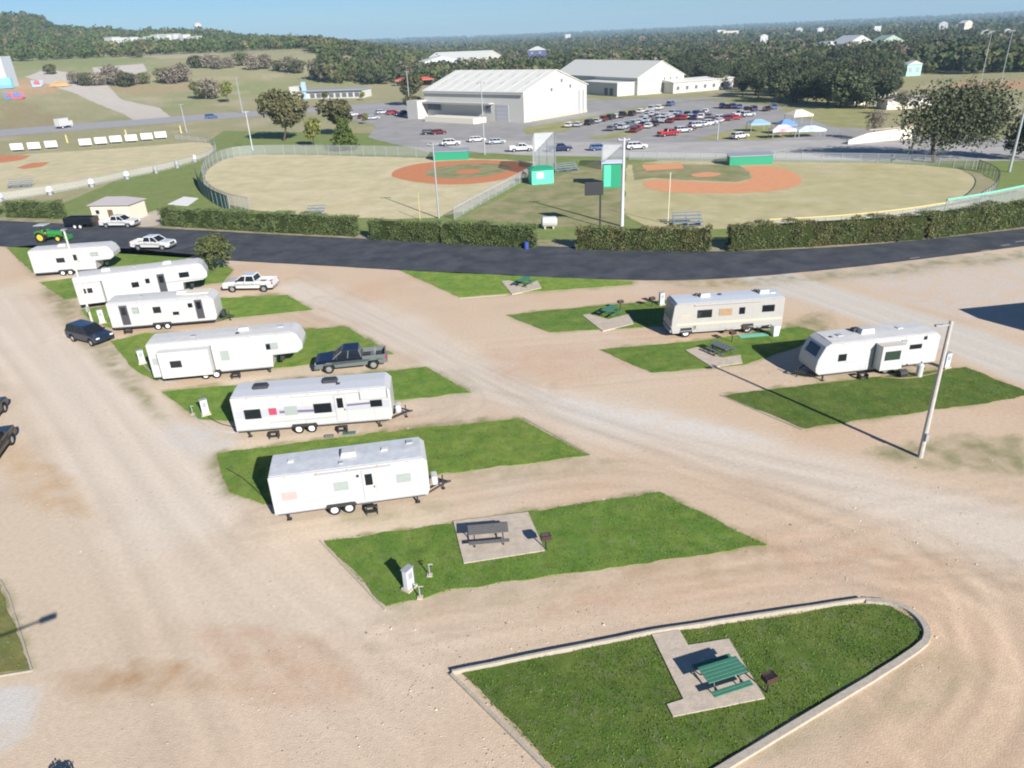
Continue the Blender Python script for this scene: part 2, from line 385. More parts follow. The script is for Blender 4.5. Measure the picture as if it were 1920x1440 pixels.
def lane(pts, wd, k, f, soft=1.0, nz=1.5):
    global C
    L = smooth_line(GP(*pts)); d = dist_line(x, y, L) + (f2 - 0.5) * nz * 2
    C = blend(C, (1 - sstep(wd - soft, wd + soft, d)) * f, k)
_QX, _QY = to_px(x, y, np.zeros_like(x)); _fh = fbm(x + 7, y - 13, 0.9, 3); _pxm = FPX / np.sqrt(x * x + y * y + H * H)
def blob(pts, k, f, nz=14):
    global C
    qx = _QX + ((f1 - 0.5) * 3.0 + (f2 - 0.5) * 2.0) * _pxm * nz / 14; qy = _QY + ((f2 - 0.5) * 2.2 + (_fh - 0.5) * 1.0) * _pxm * 0.5 * nz / 14
    rg = np.random.default_rng(1); m = 0
    for i in range(10):
        ox, oy = rg.normal(0, 0.9, 2) * (nz / 14); m = m + inpoly(qx + ox * _pxm, qy + oy * 0.5 * _pxm, pts)
    C = blend(C, np.clip(m / 10 * f * (0.15 + 1.5 * np.clip(_fh * 1.4 - 0.2, 0, 1)), 0, 1), k)
PALE = (0.55, 0.49, 0.43); GREY = (0.49, 0.455, 0.415)
lane([(560, 540), (760, 620), (960, 740), (1150, 790), (1400, 850), (1920, 1010)], 2.6, PALE, 0.8, 1.6)
lane([(-40, 560), (60, 640), (180, 760), (330, 960)], 4.2, PALE, 0.7, 2.5)
lane([(330, 960), (420, 1100), (700, 1260)], 3, PALE, 0.25, 2.5)
lane([(1440, 520), (1560, 560), (1700, 600), (1860, 655), (2000, 720)], 3.2, GREY, 0.95, 0.8, 0.6)
blob([(1480, 500), (1980, 470), (1980, 640), (1800, 600)], (0.49, 0.43, 0.385), 0.8)
blob([(1010, 740), (1250, 780), (1500, 840), (1100, 800)], (0.55, 0.53, 0.51), 0.6)
blob([(20, 830), (130, 900), (160, 980), (60, 960), (0, 880)], (0.45, 0.31, 0.19), 0.5)
blob([(100, 1270), (330, 1250), (420, 1290), (160, 1330)], (0.37, 0.25, 0.155), 0.7)
blob([(380, 1180), (640, 1200), (700, 1330), (420, 1320)], (0.44, 0.31, 0.225), 0.6)
blob([(1200, 1020), (1500, 1000), (1800, 1060), (1500, 1110), (900, 1180)], (0.46, 0.325, 0.235), 0.6)
blob([(-60, 1290), (78, 1285), (60, 1370), (-40, 1440)], (0.50, 0.48, 0.46), 0.9, 3)
blob([(900, 660), (1150, 640), (1250, 690), (950, 720)], (0.48, 0.345, 0.265), 0.6)
blob([(280, 830), (330, 790), (440, 830), (400, 870)], (0.50, 0.475, 0.46), 0.7)
SCRUB = (0.235, 0.22, 0.125)
for q_ in LAWN_PX: blob(q_, (0.19, 0.195, 0.085), 0.85, 7)
for pts, f in (([(1600, 850), (1700, 830), (1920, 820), (1920, 900), (1720, 880)], 0.7), ([(380, 850), (440, 850), (470, 930), (400, 930)], 0.8), ([(40, 490), (75, 520), (170, 590), (230, 690), (320, 790), (290, 790), (190, 690), (110, 590)], 0.65),
               ([(1190, 528), (1400, 524), (1560, 508), (1920, 470), (1920, 488), (1560, 528), (1300, 545)], 0.6), ([(1470, 600), (1560, 590), (1560, 630), (1480, 640)], 0.7), ([(830, 890), (1110, 860), (1180, 880), (900, 910)], 0.35),
               ([(600, 960), (840, 935), (860, 960), (640, 990)], 0.4), ([(700, 1150), (1440, 1030), (1480, 1050), (760, 1175)], 0.3), ([(1330, 1440), (1640, 1260), (1760, 1200), (1900, 1260), (1500, 1440)], 0.33), ([(800, 695), (900, 745), (870, 700)], 0.3),
               ([(1500, 700), (1800, 680), (1800, 700), (1500, 725)], 0.35), ([(40, 1120), (90, 1270), (110, 1265), (50, 1110)], 0.3)):
    blob(pts, SCRUB, f)
# wheel tracks: pairs of faint ruts following the lanes
TR = [[(560, 520), (760, 620), (980, 760), (1250, 850), (1920, 1060)], [(620, 560), (900, 690), (1150, 800), (1600, 900), (1920, 950)], [(700, 700), (880, 740), (1020, 770), (1300, 860), (1920, 1140)],
      [(30, 560), (180, 760), (330, 1000), (600, 1300), (760, 1440)], [(-30, 620), (120, 820), (260, 1080), (420, 1440)], [(100, 640), (260, 830), (430, 1030), (700, 1230), (1000, 1180), (1500, 1080)],
      [(500, 990), (840, 935), (1100, 890), (1300, 900), (1500, 960), (1920, 1080)], [(1050, 720), (1250, 700), (1420, 690)], [(900, 650), (1030, 640), (1250, 625)], [(700, 1190), (900, 1165), (1300, 1100), (1600, 1070), (1920, 1050)],
      [(760, 1210), (1100, 1150), (1450, 1095), (1700, 1090), (1850, 1160), (1920, 1300)], [(1500, 1050), (1750, 1100), (1830, 1250), (1700, 1440)], [(800, 1240), (700, 1180), (520, 1000), (420, 860), (200, 660)],
      [(1700, 1000), (1850, 1120), (1880, 1300), (1760, 1440)], [(540, 575), (700, 640), (900, 760), (700, 790)], [(1920, 880), (1600, 930), (1300, 850), (1050, 760)], [(1450, 525), (1640, 590), (1920, 690)], [(1300, 1010), (1480, 1030), (1700, 960), (1920, 930)]]
for i, t in enumerate(TR):
    for k in range(3):
        ox, oy = random.uniform(-1.6, 1.6), random.uniform(-1.2, 1.2)
        L = smooth_line([(p.x + ox, p.y + oy) for p in GP(*t)]); bx = [p.x for p in L]; by = [p.y for p in L]
        sel = np.where((x > min(bx) - 2) & (x < max(bx) + 2) & (y > min(by) - 2) & (y < max(by) + 2))[0]
        if not len(sel): continue
        d = np.abs(dist_line(x[sel], y[sel], L) - 0.85); g = np.exp(-(d / 0.22) ** 2) * (0.3 + f1[sel]) * random.choice((-0.10, -0.07, 0.06, 0.08))
        C[sel] *= (1 + g)[:, None]
Z = np.zeros_like(x) + (fbm(x, y, 4, 3) - 0.5) * 0.02
idx = np.full(MX.shape, -1); idx[keep] = np.arange(keep.sum()); kk = keep.ravel()
q = np.stack([idx[:-1, :-1], idx[1:, :-1], idx[1:, 1:], idx[:-1, 1:]], -1).reshape(-1, 4); q = q[(q >= 0).all(1)]
GRAVEL = mat('crushed_limestone_gravel', (0.45, 0.36, 0.3), 0.95, var=0.13, vs=1.6, attr='Col', bump=0.4, bs=13)
structure(link('gravel_lot', np_mesh('gravel_lot', np.stack([x[kk], y[kk], Z[kk]], 1), q, GRAVEL, col=np.clip(C[kk] * np.array([1.10, 1.08, 1.02]), 0, 0.8))))
# loose stones on the gravel
def stones(n, seed):
    rg = np.random.default_rng(seed); r = 14 + 46 * rg.random(n) ** 1.4; a = rg.uniform(-0.68, 0.68, n); sx = r * np.sin(a); sy = r * np.cos(a); k = np.ones(n, bool)
    k &= fbm(sx, sy, 5, 3) + rg.normal(0, 0.1, n) > 0.47
    for p in LAWNS: k &= ~inpoly(sx, sy, p)
    sx, sy = sx[k], sy[k]; n = len(sx); s = rg.gamma(2.0, 0.009, n) + 0.01; b = np.array([[1, 0, 0], [-0.5, 0.86, 0], [-0.5, -0.86, 0], [0.1, 0.1, 0.8]]); an = rg.uniform(0, 6.28, n)
    v = np.zeros((n, 4, 3)); v[:, :, 0] = sx[:, None] + s[:, None] * (b[None, :, 0] * np.cos(an)[:, None] - b[None, :, 1] * np.sin(an)[:, None]); v[:, :, 1] = sy[:, None] + s[:, None] * (b[None, :, 0] * np.sin(an)[:, None] + b[None, :, 1] * np.cos(an)[:, None]); v[:, :, 2] = 0.005 + s[:, None] * b[None, :, 2]
    f = (np.arange(n)[:, None, None] * 4 + np.array([[0, 1, 3], [1, 2, 3], [2, 0, 3]])[None]).reshape(-1, 3)
    return v.reshape(-1, 3), f, np.repeat(rg.random(n), 4)
v, f, a_ = stones(17000, 5)
o = stuff(link('loose_stones', np_mesh('loose_stones', v, f, mat('stone_chip', (0.50, 0.42, 0.345), 0.95, leaf=True), attr=a_))); tag(o, 'loose pale stone chips scattered over the gravel', 'stones')

# ---- asphalt road
ASPH = mat('asphalt', (0.050, 0.055, 0.066), 0.85, var=0.16, vs=0.35, bump=0.3, bs=10, col2=(0.078, 0.083, 0.094))
sheet('road', [*road_bot, *reversed(road_top)], 0.035, ASPH, jit=0.10, step=1.0)
VERGE = mat('road_verge', (0.36, 0.31, 0.22), 0.95, var=0.25, vs=0.5, col2=(0.22, 0.21, 0.11))
vt = [Vector((p.x + 0.6, p.y + 2.2)) for p in road_top]
sheet('road_verge', [*road_top, *reversed(vt)], 0.0, VERGE, jit=0.35, step=0.8)
PAINT = mat('road_paint', (0.36, 0.36, 0.36), 0.8, var=0.3, vs=2)
for k, (ax, ay) in enumerate(((1715, 484), (1848, 470), (1885, 460), (1912, 453))):
    p = G(ax, ay); mm = MB(); mm.cbox((p.x, p.y, 0.041), (1.3, 0.14, 0.004), 0.25); structure(mm.build('road_marking', PAINT))

# ---- picnic pads and kerbs
def slab(pts, z=0.09, m=CONC):
    return sheet('concrete_pad', pts, z, m, jit=0.015, step=0.4, depth=0.1)
slab(SLAB_A); slab(SLAB_B)
slab(GP((940, 528), (955, 527), (985, 537), (1008, 527), (1015, 541), (960, 553)))
slab(GP((1092, 592), (1105, 590), (1140, 600), (1180, 590), (1188, 608), (1130, 622)))
slab(GP((1285, 658), (1308, 652), (1355, 672), (1388, 667), (1392, 682), (1335, 690)))
def kerb(pts, w, h, name='kerb'):
    L = resample(pts, 0.8, False); mb = MB(); n = len(L); ring = []
    for i, p in enumerate(L):
        t = (L[min(i + 1, n - 1)] - L[max(i - 1, 0)]).normalized(); nx, ny = -t.y * w / 2, t.x * w / 2
        dh = random.uniform(-0.012, 0.012)
        ring.append([(p.x - nx, p.y - ny, -0.02), (p.x - nx * 0.9, p.y - ny * 0.9, h + dh), (p.x + nx * 0.9, p.y + ny * 0.9, h + dh), (p.x + nx, p.y + ny, -0.02)])
    for a, b in zip(ring[:-1], ring[1:]): mb.add(a + b, [(0, 1, 5, 4), (1, 2, 6, 5), (2, 3, 7, 6)])
    mb.add(ring[0], [(0, 1, 2, 3)]); mb.add(ring[-1], [(3, 2, 1, 0)])
    return structure(mb.build(name, KERB))
kerb(GP((848, 1264), (1225, 1188), (1620, 1127)), 0.12, 0.22)
kerb(smooth_line(GP((1622, 1127), (1680, 1132), (1722, 1156), (1742, 1188), (1728, 1218), (1442, 1390), (1145, 1570))), 0.32, 0.13)
kerb(GP((846, 1266), (1000, 1418), (1150, 1570)), 0.16, 0.12)
for pts in (((600, 1014), (722, 1144)), ((1350, 741), (1506, 807)), ((862, 560), (950, 553)), ((0, 1088), (16, 1117), (60, 1258)), ((60, 1258), (-150, 1292)), ((980, 783), (1108, 854))):
    kerb(GP(*pts), 0.09, 0.055)

# ---- ball fields
DRY = mat('dry_outfield', (0.54, 0.46, 0.295), 0.95, var=0.18, vs=0.12, col2=(0.48, 0.43, 0.255), bump=0.3, bs=3)
OLIVE = mat('olive_outfield', (0.40, 0.36, 0.19), 0.95, var=0.17, vs=0.12, col2=(0.46, 0.405, 0.24), bump=0.3, bs=3)
GREEN = mat('green_meadow', (0.17, 0.225, 0.065), 0.95, var=0.2, vs=0.2, col2=(0.20, 0.225, 0.085), bump=0.3, bs=3)
MIXED = mat('patchy_grass', (0.20, 0.215, 0.09), 0.95, var=0.2, vs=0.22, col2=(0.30, 0.265, 0.15), bump=0.3, bs=3)
CLAY = mat('infield_clay', (0.50, 0.205, 0.10), 0.95, var=0.10, vs=0.3)
BRIGHTCLAY = mat('bright_infield_clay', (0.60, 0.285, 0.15), 0.95, var=0.10, vs=0.3)
sheet('meadow', GP((-200, 390), (110, 384), (395, 262), (420, 245), (700, 250), (820, 270), (1180, 285), (1940, 290), (2050, 380), (1920, 410), (1350, 452), (690, 445), (300, 415), (-200, 410)), -0.035, GREEN, jit=0.6, step=3)
sheet('outfield', GP((850, 408), (700, 410), (560, 402), (470, 394), (415, 380), (388, 362), (380, 335), (392, 312), (430, 294), (500, 288), (800, 296), (1000, 300), (1010, 318), (930, 362)), -0.02, DRY, jit=0.8, step=2, smooth=1)
sheet('outfield', GP((1165, 425), (1172, 340), (1180, 300), (1440, 302), (1700, 306), (1830, 320), (1868, 342), (1858, 365), (1790, 392), (1600, 418), (1380, 432)), -0.02, OLIVE, jit=0.8, step=2, smooth=1)
sheet('outfield', GP((-200, 320), (0, 292), (250, 276), (388, 264), (408, 280), (385, 296), (300, 320), (200, 340), (100, 360), (0, 376), (-200, 400)), -0.02, DRY, jit=0.8, step=2, smooth=1)
sheet('worn_grass', GP((860, 410), (1000, 340), (1050, 330), (1120, 300), (1175, 300), (1165, 425), (1000, 425)), -0.024, MIXED, jit=0.8, step=2)
sheet('infield', GP((727, 326), (760, 310), (830, 301), (920, 299), (985, 304), (1002, 313), (988, 325), (940, 338), (870, 347), (800, 344), (748, 336)), -0.008, CLAY, jit=0.4, step=1.5, smooth=2)
sheet('infield_grass', GP((786, 326), (825, 311), (900, 305), (965, 311), (948, 323), (900, 333), (830, 335)), 0.004, MIXED, jit=0.4, step=1.5, smooth=1)
sheet('pitcher_mound', GP((850, 322), (875, 317), (905, 318), (895, 325), (865, 327)), 0.016, CLAY, jit=0.2, step=1, smooth=1)
sheet('infield', GP((1198, 346), (1225, 336), (1290, 340), (1380, 344), (1412, 337), (1408, 322), (1385, 311), (1440, 310), (1490, 322), (1507, 338), (1490, 352), (1425, 361), (1330, 363), (1240, 360)), -0.008, BRIGHTCLAY, jit=0.3, step=1.5, smooth=1)
sheet('infield_grass', GP((1185, 306), (1385, 310), (1405, 322), (1408, 334), (1380, 341), (1290, 337), (1225, 333), (1190, 338)), 0.0, MIXED, jit=0.4, step=1.5)
sheet('home_plate_dirt', GP((1203, 309), (1278, 306), (1282, 316), (1212, 320)), 0.008, BRIGHTCLAY, jit=0.2, step=1)
sheet('pitcher_mound', GP((1292, 327), (1325, 322), (1358, 325), (1335, 332), (1305, 332)), 0.008, BRIGHTCLAY, jit=0.2, step=1, smooth=1)
sheet('infield', GP((-120, 300), (0, 291), (60, 291), (40, 300), (-100, 318)), -0.008, CLAY, jit=0.4, step=1.5)
sheet('infield', GP((30, 314), (60, 305), (92, 304), (80, 312), (45, 317)), -0.008, CLAY, jit=0.4, step=1.5)

# ---- car park, access lanes, highway
LOT = mat('worn_asphalt_lot', (0.285, 0.275, 0.265), 0.9, var=0.12, vs=0.12, col2=(0.33, 0.315, 0.30))
LANE = mat('pale_concrete_lane', (0.42, 0.395, 0.365), 0.9, var=0.10, vs=0.15, col2=(0.36, 0.345, 0.33))
HWY = mat('highway_asphalt', (0.33, 0.32, 0.32), 0.9, var=0.08, vs=0.12)
DUST = mat('pale_caliche', (0.50, 0.45, 0.39), 0.95, var=0.12, vs=0.1)
DRYVERGE = mat('dry_verge', (0.33, 0.30, 0.15), 0.95, var=0.18, vs=0.15, col2=(0.25, 0.26, 0.10))
sheet('car_park', GP((690, 258), (705, 236), (640, 218), (600, 205), (640, 196), (790, 190), (1000, 190), (1440, 180), (1470, 205), (1560, 238), (1980, 268), (2050, 300), (1700, 302), (1190, 296), (800, 284)), -0.022, LOT, jit=0.5, step=3)
sheet('access_lane', GP((780, 262), (1000, 264), (1200, 268), (1560, 262), (1980, 280), (2050, 302), (1700, 301), (1440, 295), (1185, 294), (1000, 292), (880, 284)), -0.012, LANE, jit=0.4, step=3)
sheet('dry_verge', GP((978, 240), (1120, 216), (1200, 200), (1330, 186), (1440, 178), (1470, 200), (1300, 186), (1200, 212), (1100, 232), (1050, 248), (985, 252)), -0.008, DRYVERGE, jit=0.7, step=2)
sheet('dry_verge', GP((1100, 258), (1180, 244), (1200, 248), (1160, 258), (1120, 262)), -0.008, DRYVERGE, jit=0.5, step=2)
sheet('dry_verge', GP((1300, 262), (1400, 236), (1460, 232), (1530, 250), (1440, 262)), -0.008, DRYVERGE, jit=0.6, step=2)
sheet('dry_verge', GP((1460, 205), (1640, 200), (1650, 240), (1560, 236)), -0.012, DRYVERGE, jit=0.6, step=2)
sheet('highway', smooth_line(GP((-300, 270), (0, 243), (250, 224), (470, 208), (640, 200), (800, 186), (830, 190), (660, 207), (480, 218), (250, 236), (0, 256), (-300, 284)), True, 1), 0.0, HWY, jit=0.1, step=4)
sheet('dirt_road', GP((250, 225), (230, 214), (150, 196), (60, 186), (100, 178), (190, 180), (185, 173), (280, 166), (285, 172), (205, 184), (230, 198), (300, 205), (320, 219)), 0.002, DUST, jit=0.8, step=3, terrain=True)
# ================================================================== CAMPERS
def _wheel_meshes(r, w, key, rimmat):
    k = ('wheel', r, w, key)
    if k not in _cache:
        t = MB(); n = 20
        prof = [(r * 0.6, -w / 2), (r * 0.93, -w / 2), (r, -w * 0.32), (r, w * 0.32), (r * 0.93, w / 2), (r * 0.6, w / 2)]
        vs = []; fs = []; m = len(prof)
        for i in range(n):
            a = 2 * math.pi * i / n
            for q, yy in prof: vs.append((q * math.cos(a), yy, q * math.sin(a)))
        for i in range(n):
            for j in range(m):
                fs.append((i * m + j, i * m + (j + 1) % m, ((i + 1) % n) * m + (j + 1) % m, ((i + 1) % n) * m + j))
        t.add(vs, fs); tm = t.mesh('tyre'); tm.materials.append(TYRE)
        d = MB(); d.cyl((0, -w * 0.42, 0), (0, w * 0.42, 0), r * 0.62, n=16); d.cyl((0, -w * 0.48, 0), (0, -w * 0.42, 0), r * 0.2, n=10)
        for i in range(5):
            a = 2 * math.pi * i / 5; d.cyl((r * 0.4 * math.cos(a), -w * 0.45, r * 0.4 * math.sin(a)), (r * 0.4 * math.cos(a), -w * 0.41, r * 0.4 * math.sin(a)), r * 0.07, n=6)
        dm = d.mesh('rim'); dm.materials.append(rimmat); _cache[k] = (tm, dm)
    return _cache[k]
_cache = {}
def wheel(parent, x, y, r, w=0.22, rim=RIM, flip=False):
    tm, dm = _wheel_meshes(r, w, rim.name, rim)
    t = link('wheel', tm, None, parent); t.location = (x, y, r)
    if flip: t.rotation_euler = (0, 0, math.pi)
    link('rim', dm, None, t); return t
def pane(parent, x, z, w, h, y=0.0, g=GLASS, fr=TRIM, name='window', rad=0.05):
    """window in a near side wall at depth y, x/z its centre"""
    f = MB(); f.box(x - w / 2, x + w / 2, y - 0.022, y + 0.02, z - h / 2, z + h / 2); fo = f.build(name, fr, parent, bevel=min(rad, h * 0.2), seg=2)
    p = MB(); b = 0.035; p.box(x - w / 2 + b, x + w / 2 - b, y - 0.03, y - 0.005, z - h / 2 + b, z + h / 2 - b); p.build('pane', g, fo); return fo
def door(parent, x, z0, w, h, y=0.0, m=WHITE, g=GLASS, win=True):
    d = MB(); d.box(x - w / 2, x + w / 2, y - 0.03, y + 0.02, z0, z0 + h); do = d.build('door', m, parent, bevel=0.04)
    f = MB()
    for a, b, c, e in ((x - w / 2 - 0.03, x - w / 2, z0 - 0.03, z0 + h + 0.03), (x + w / 2, x + w / 2 + 0.03, z0 - 0.03, z0 + h + 0.03), (x - w / 2, x + w / 2, z0 + h, z0 + h + 0.03)): f.box(a, b, y - 0.02, y + 0.01, c, e)
    f.build('door_frame', GREYTRIM, do)
    if win:
        p = MB(); p.box(x - w * 0.3, x + w * 0.3, y - 0.042, y - 0.02, z0 + h * 0.52, z0 + h * 0.9); p.build('pane', g, do, bevel=0.03)
    k = MB(); k.box(x + w * 0.32, x + w * 0.42, y - 0.06, y - 0.02, z0 + h * 0.42, z0 + h * 0.48); k.build('handle', TRIM, do); return do
def stripe(parent, x0, x1, z0, z1, m, y=0.0, slant=0.0):
    s = MB(); s.add([(x0, y - 0.006, z0), (x1, y - 0.006, z0 + slant), (x1, y - 0.006, z1 + slant), (x0, y - 0.006, z1), (x0, y + 0.01, z0), (x1, y + 0.01, z0 + slant), (x1, y + 0.01, z1 + slant), (x0, y + 0.01, z1)],
                    [(0, 1, 2, 3), (4, 7, 6, 5), (0, 4, 5, 1), (1, 5, 6, 2), (2, 6, 7, 3), (3, 7, 4, 0)]); return s.build('stripe', m, parent)
def aircon(parent, x, y, z, m=WHITE, s=1.0):
    a = MB(); a.hexa([(x - .48 * s, y - .36 * s, z), (x + .48 * s, y - .36 * s, z), (x + .48 * s, y + .36 * s, z), (x - .48 * s, y + .36 * s, z)],
                     [(x - .36 * s, y - .3 * s, z + .3 * s), (x + .45 * s, y - .3 * s, z + .3 * s), (x + .45 * s, y + .3 * s, z + .3 * s), (x - .36 * s, y + .3 * s, z + .3 * s)]); return a.build('air_conditioner', m, parent, bevel=0.05)
def vent(parent, x, y, z, m=GREYTRIM, s=0.4, h=0.1):
    a = MB(); a.hexa([(x - s / 2, y - s / 2, z), (x + s / 2, y - s / 2, z), (x + s / 2, y + s / 2, z), (x - s / 2, y + s / 2, z)],
                     [(x - s * .4, y - s * .4, z + h), (x + s * .4, y - s * .4, z + h), (x + s * .4, y + s * .4, z + h), (x - s * .4, y + s * .4, z + h)]); return a.build('roof_vent', m, parent, bevel=0.02)
def pole_of(parent, name, p0, p1, r, m, n=8): a = MB(); a.cyl(p0, p1, r, n=n); return a.build(name, m, parent)
def gutter(parent, x0, x1, z, W):
    for y in (-0.012, W - 0.01): a = MB(); a.box(x0, x1, y, y + 0.022, z - 0.03, z + 0.02); a.build('roof_trim', GREYTRIM, parent)
def slide(parent, x0, x1, z0, z1, d, m=WHITE, roof=PALE_ROOF):
    s = MB(); s.box(x0, x1, -d, 0.01, z0, z1); so_ = s.build('slide_out', m, parent, bevel=0.03)
    r = MB(); r.box(x0 - 0.02, x1 + 0.02, -d - 0.03, -0.002, z1, z1 + 0.04); r.build('slide_roof', roof, so_)
    for a, b in ((x0 - 0.05, x0), (x1, x1 + 0.05)): f = MB(); f.box(a, b, -0.03, -0.002, z0 - 0.04, z1 + 0.04); f.build('slide_seal', TRIM, so_)
    return so_
SEAM = mat('panel_seam', (0.34, 0.34, 0.34), 0.6); AMBER = mat('amber_lens', (0.5, 0.2, 0.03), 0.3)
def camper(px, z, rz, label, prof, W, roof_z, roof_x, body=WHITE, roof=PALE_ROOF, kind='travel_trailer', cat='camper', group='campers parked on the sites', rel=None):
    p = G(px[0], px[1], z); t = thing(kind, label, cat, (p.x, p.y, 0), R(rz), group)
    b = MB(); b.prism(prof, 0, W); b.build('body', body, t, bevel=0.07, seg=3)
    r = MB(); x0, x1 = roof_x; r.add([(x0, 0.06, roof_z), (x1, 0.06, roof_z), (x1, W - 0.06, roof_z), (x0, W - 0.06, roof_z), (x0, 0.06, roof_z + 0.025), (x1, 0.06, roof_z + 0.025), (x1, W - 0.06, roof_z + 0.025), (x0, W - 0.06, roof_z + 0.025), (x0, W / 2, roof_z + 0.06), (x1, W / 2, roof_z + 0.06), (x0, W / 2, roof_z), (x1, W / 2, roof_z)],
          [(4, 5, 9, 8), (8, 9, 6, 7), (0, 1, 5, 4), (2, 3, 7, 6), (0, 4, 8, 10), (10, 8, 7, 3), (1, 11, 9, 5), (11, 2, 6, 9)]); r.build('roof', roof, t)
    gutter(t, x0, x1, roof_z - 0.02, W)
    xm = max(q[0] for q in prof if q[1] < 0.9); rg = random.Random(px[0])
    for k in range(3):
        hx = rg.uniform(0.08, 0.9) * xm; wd = rg.uniform(0.35, 0.6); f = MB(); f.box(hx - wd / 2, hx + wd / 2, -0.008, 0.02, 0.72, 1.08); h_ = f.build('hatch', GREYTRIM, t); f = MB(); f.box(hx - wd / 2 + 0.018, hx + wd / 2 - 0.018, -0.012, -0.008, 0.738, 1.062); f.build('hatch_door', body, h_)
    k = 1
    while k * 2.44 < xm - 0.3:
        f = MB(); f.box(k * 2.44 - 0.012, k * 2.44 + 0.012, -0.004, 0.02, 0.6, roof_z - 0.12); f.build('panel_seam', SEAM, t); k += 1
    for k in range(5): f = MB(); hx = x0 + (x1 - x0) * (k + 0.5) / 5; f.box(hx - 0.05, hx + 0.05, -0.02, 0.02, roof_z - 0.16, roof_z - 0.11); f.build('marker_light', AMBER, t)
    f = MB(); f.box(prof[0][0] + 0.1, xm - 0.1, -0.014, 0.01, 0.60, 0.66); f.build('sill_rail', GREYTRIM, t)
    u = MB(); u.box(prof[0][0] + 0.15, max(q[0] for q in prof if q[1] < 0.9) - 0.15, 0.2, W - 0.2, 0.38, 0.56); u.build('chassis', DARKMETAL, t)
    return t
def axles(t, xs, W, r=0.36, rim=RIM):
    for x in xs:
        wheel(t, x, 0.10, r, rim=rim); wheel(t, x, W - 0.10, r, rim=rim, flip=True)
    f = MB(); x0, x1 = min(xs) - 0.5, max(xs) + 0.5
    f.prism([(x0, 0.56), (x1, 0.56), (x1 - 0.12, 0.80), (x0 + 0.12, 0.80)], -0.03, 0.02); f.build('wheel_skirt', TRIM, t)
def jack(t, x, y, z=0.5):
    j = MB(); j.box(x - 0.05, x + 0.05, y - 0.05, y + 0.05, 0.03, z); j.box(x - 0.14, x + 0.14, y - 0.14, y + 0.14, 0.0, 0.03); return j.build('stabiliser_jack', DARKMETAL, t)
def tongue(t, L, W, cover=WHITE):
    a = MB(); a.cyl((L - 0.1, 0.3, 0.5), (L + 1.15, W / 2, 0.5), 0.06, n=6); a.cyl((L - 0.1, W - 0.3, 0.5), (L + 1.15, W / 2, 0.5), 0.06, n=6); a.cyl((L + 1.05, W / 2, 0.45), (L + 1.35, W / 2, 0.5), 0.07, n=8); a.build('tow_tongue', DARKMETAL, t)
    c = MB(); c.box(L + 0.15, L + 0.55, W / 2 - 0.4, W / 2 + 0.4, 0.55, 1.15); c.build('gas_bottle_cover', cover, t, bevel=0.15, seg=3)
    k = MB(); k.cyl((L + 0.85, W / 2, 0.05), (L + 0.85, W / 2, 1.0), 0.045); k.cyl((L + 0.85, W / 2, 0.0), (L + 0.85, W / 2, 0.05), 0.12); k.build('tongue_jack', DARKMETAL, t)
def steps(t, x, y=-0.25):
    s = MB(); s.box(x - 0.33, x + 0.33, y - 0.02, y + 0.24, 0.38, 0.42); s.box(x - 0.33, x + 0.33, y - 0.28, y - 0.02, 0.18, 0.22)
    for a in (-0.33, 0.30): s.box(x + a, x + a + 0.03, y - 0.28, y + 0.24, 0.0, 0.42)
    s.build('entry_steps', DARKMETAL, t)
GREYSTR = mat('grey_graphic', (0.34, 0.34, 0.36), 0.4); PURPLE = mat('plum_graphic', (0.16, 0.12, 0.20), 0.4); REDDEC = mat('red_decal', (0.40, 0.05, 0.10), 0.5); TANDEC = mat('tan_decal', (0.52, 0.42, 0.24), 0.5); PALEGREY = mat('pale_grey_graphic', (0.40, 0.41, 0.44), 0.4)

def box_prof(L, h, z0=0.55, nose=0.35, tail=0.1): return [(0, z0), (L - 0.15, z0), (L, z0 + 0.35), (L, h - nose), (L - nose, h), (tail, h), (0, h - tail)]
def fifth_prof(L, h, up=2.6, z0=0.55):
    return [(0, z0), (L - up, z0), (L - up + 0.12, 1.62), (L - 0.55, 1.68), (L - 0.05, 2.0), (L, 2.5), (L - 0.35, h - 0.25), (L - 0.75, h), (0.1, h), (0, h - 0.1)]

# 6 the nearest trailer of the left row
W = 2.5
t = camper((516, 967), 0.55, 9.5, 'long plain white travel trailer with mottled grey roof, nearest of the left row', box_prof(9.0, 3.15, nose=0.3), W, 3.15, (0.08, 8.72), roof=RUBBER_ROOF)
axles(t, (3.35, 4.2), W)
pane(t, 1.0, 1.75, 0.85, 0.55, g=PINKGLASS, fr=GREYTRIM); pane(t, 3.95, 1.95, 0.85, 0.6, g=GREYGLASS, fr=GREYTRIM); pane(t, 7.55, 1.95, 0.85, 0.6, g=GREYGLASS, fr=GREYTRIM)
door(t, 5.55, 0.75, 0.72, 2.0); steps(t, 5.5)
aircon(t, 4.5, 1.35, 3.2); vent(t, 4.1, 0.5, 3.17, s=0.3); vent(t, 8.1, 1.9, 3.18, s=0.45); vent(t, 6.6, 1.4, 3.2, m=PALE_ROOF, s=0.4); vent(t, 1.2, 1.4, 3.2, m=PALE_ROOF, s=0.35)
tongue(t, 9.0, W); jack(t, 0.7, 0.25); jack(t, 8.2, 0.2)
a = MB(); a.cyl((2.6, -0.05, 2.95), (6.9, -0.05, 2.95), 0.055); a.build('awning_roll', GREYTRIM, t); pole_of(t, 'door_light', (4.95, -0.05, 2.5), (4.95, 0.01, 2.5), 0.09, TRIM)
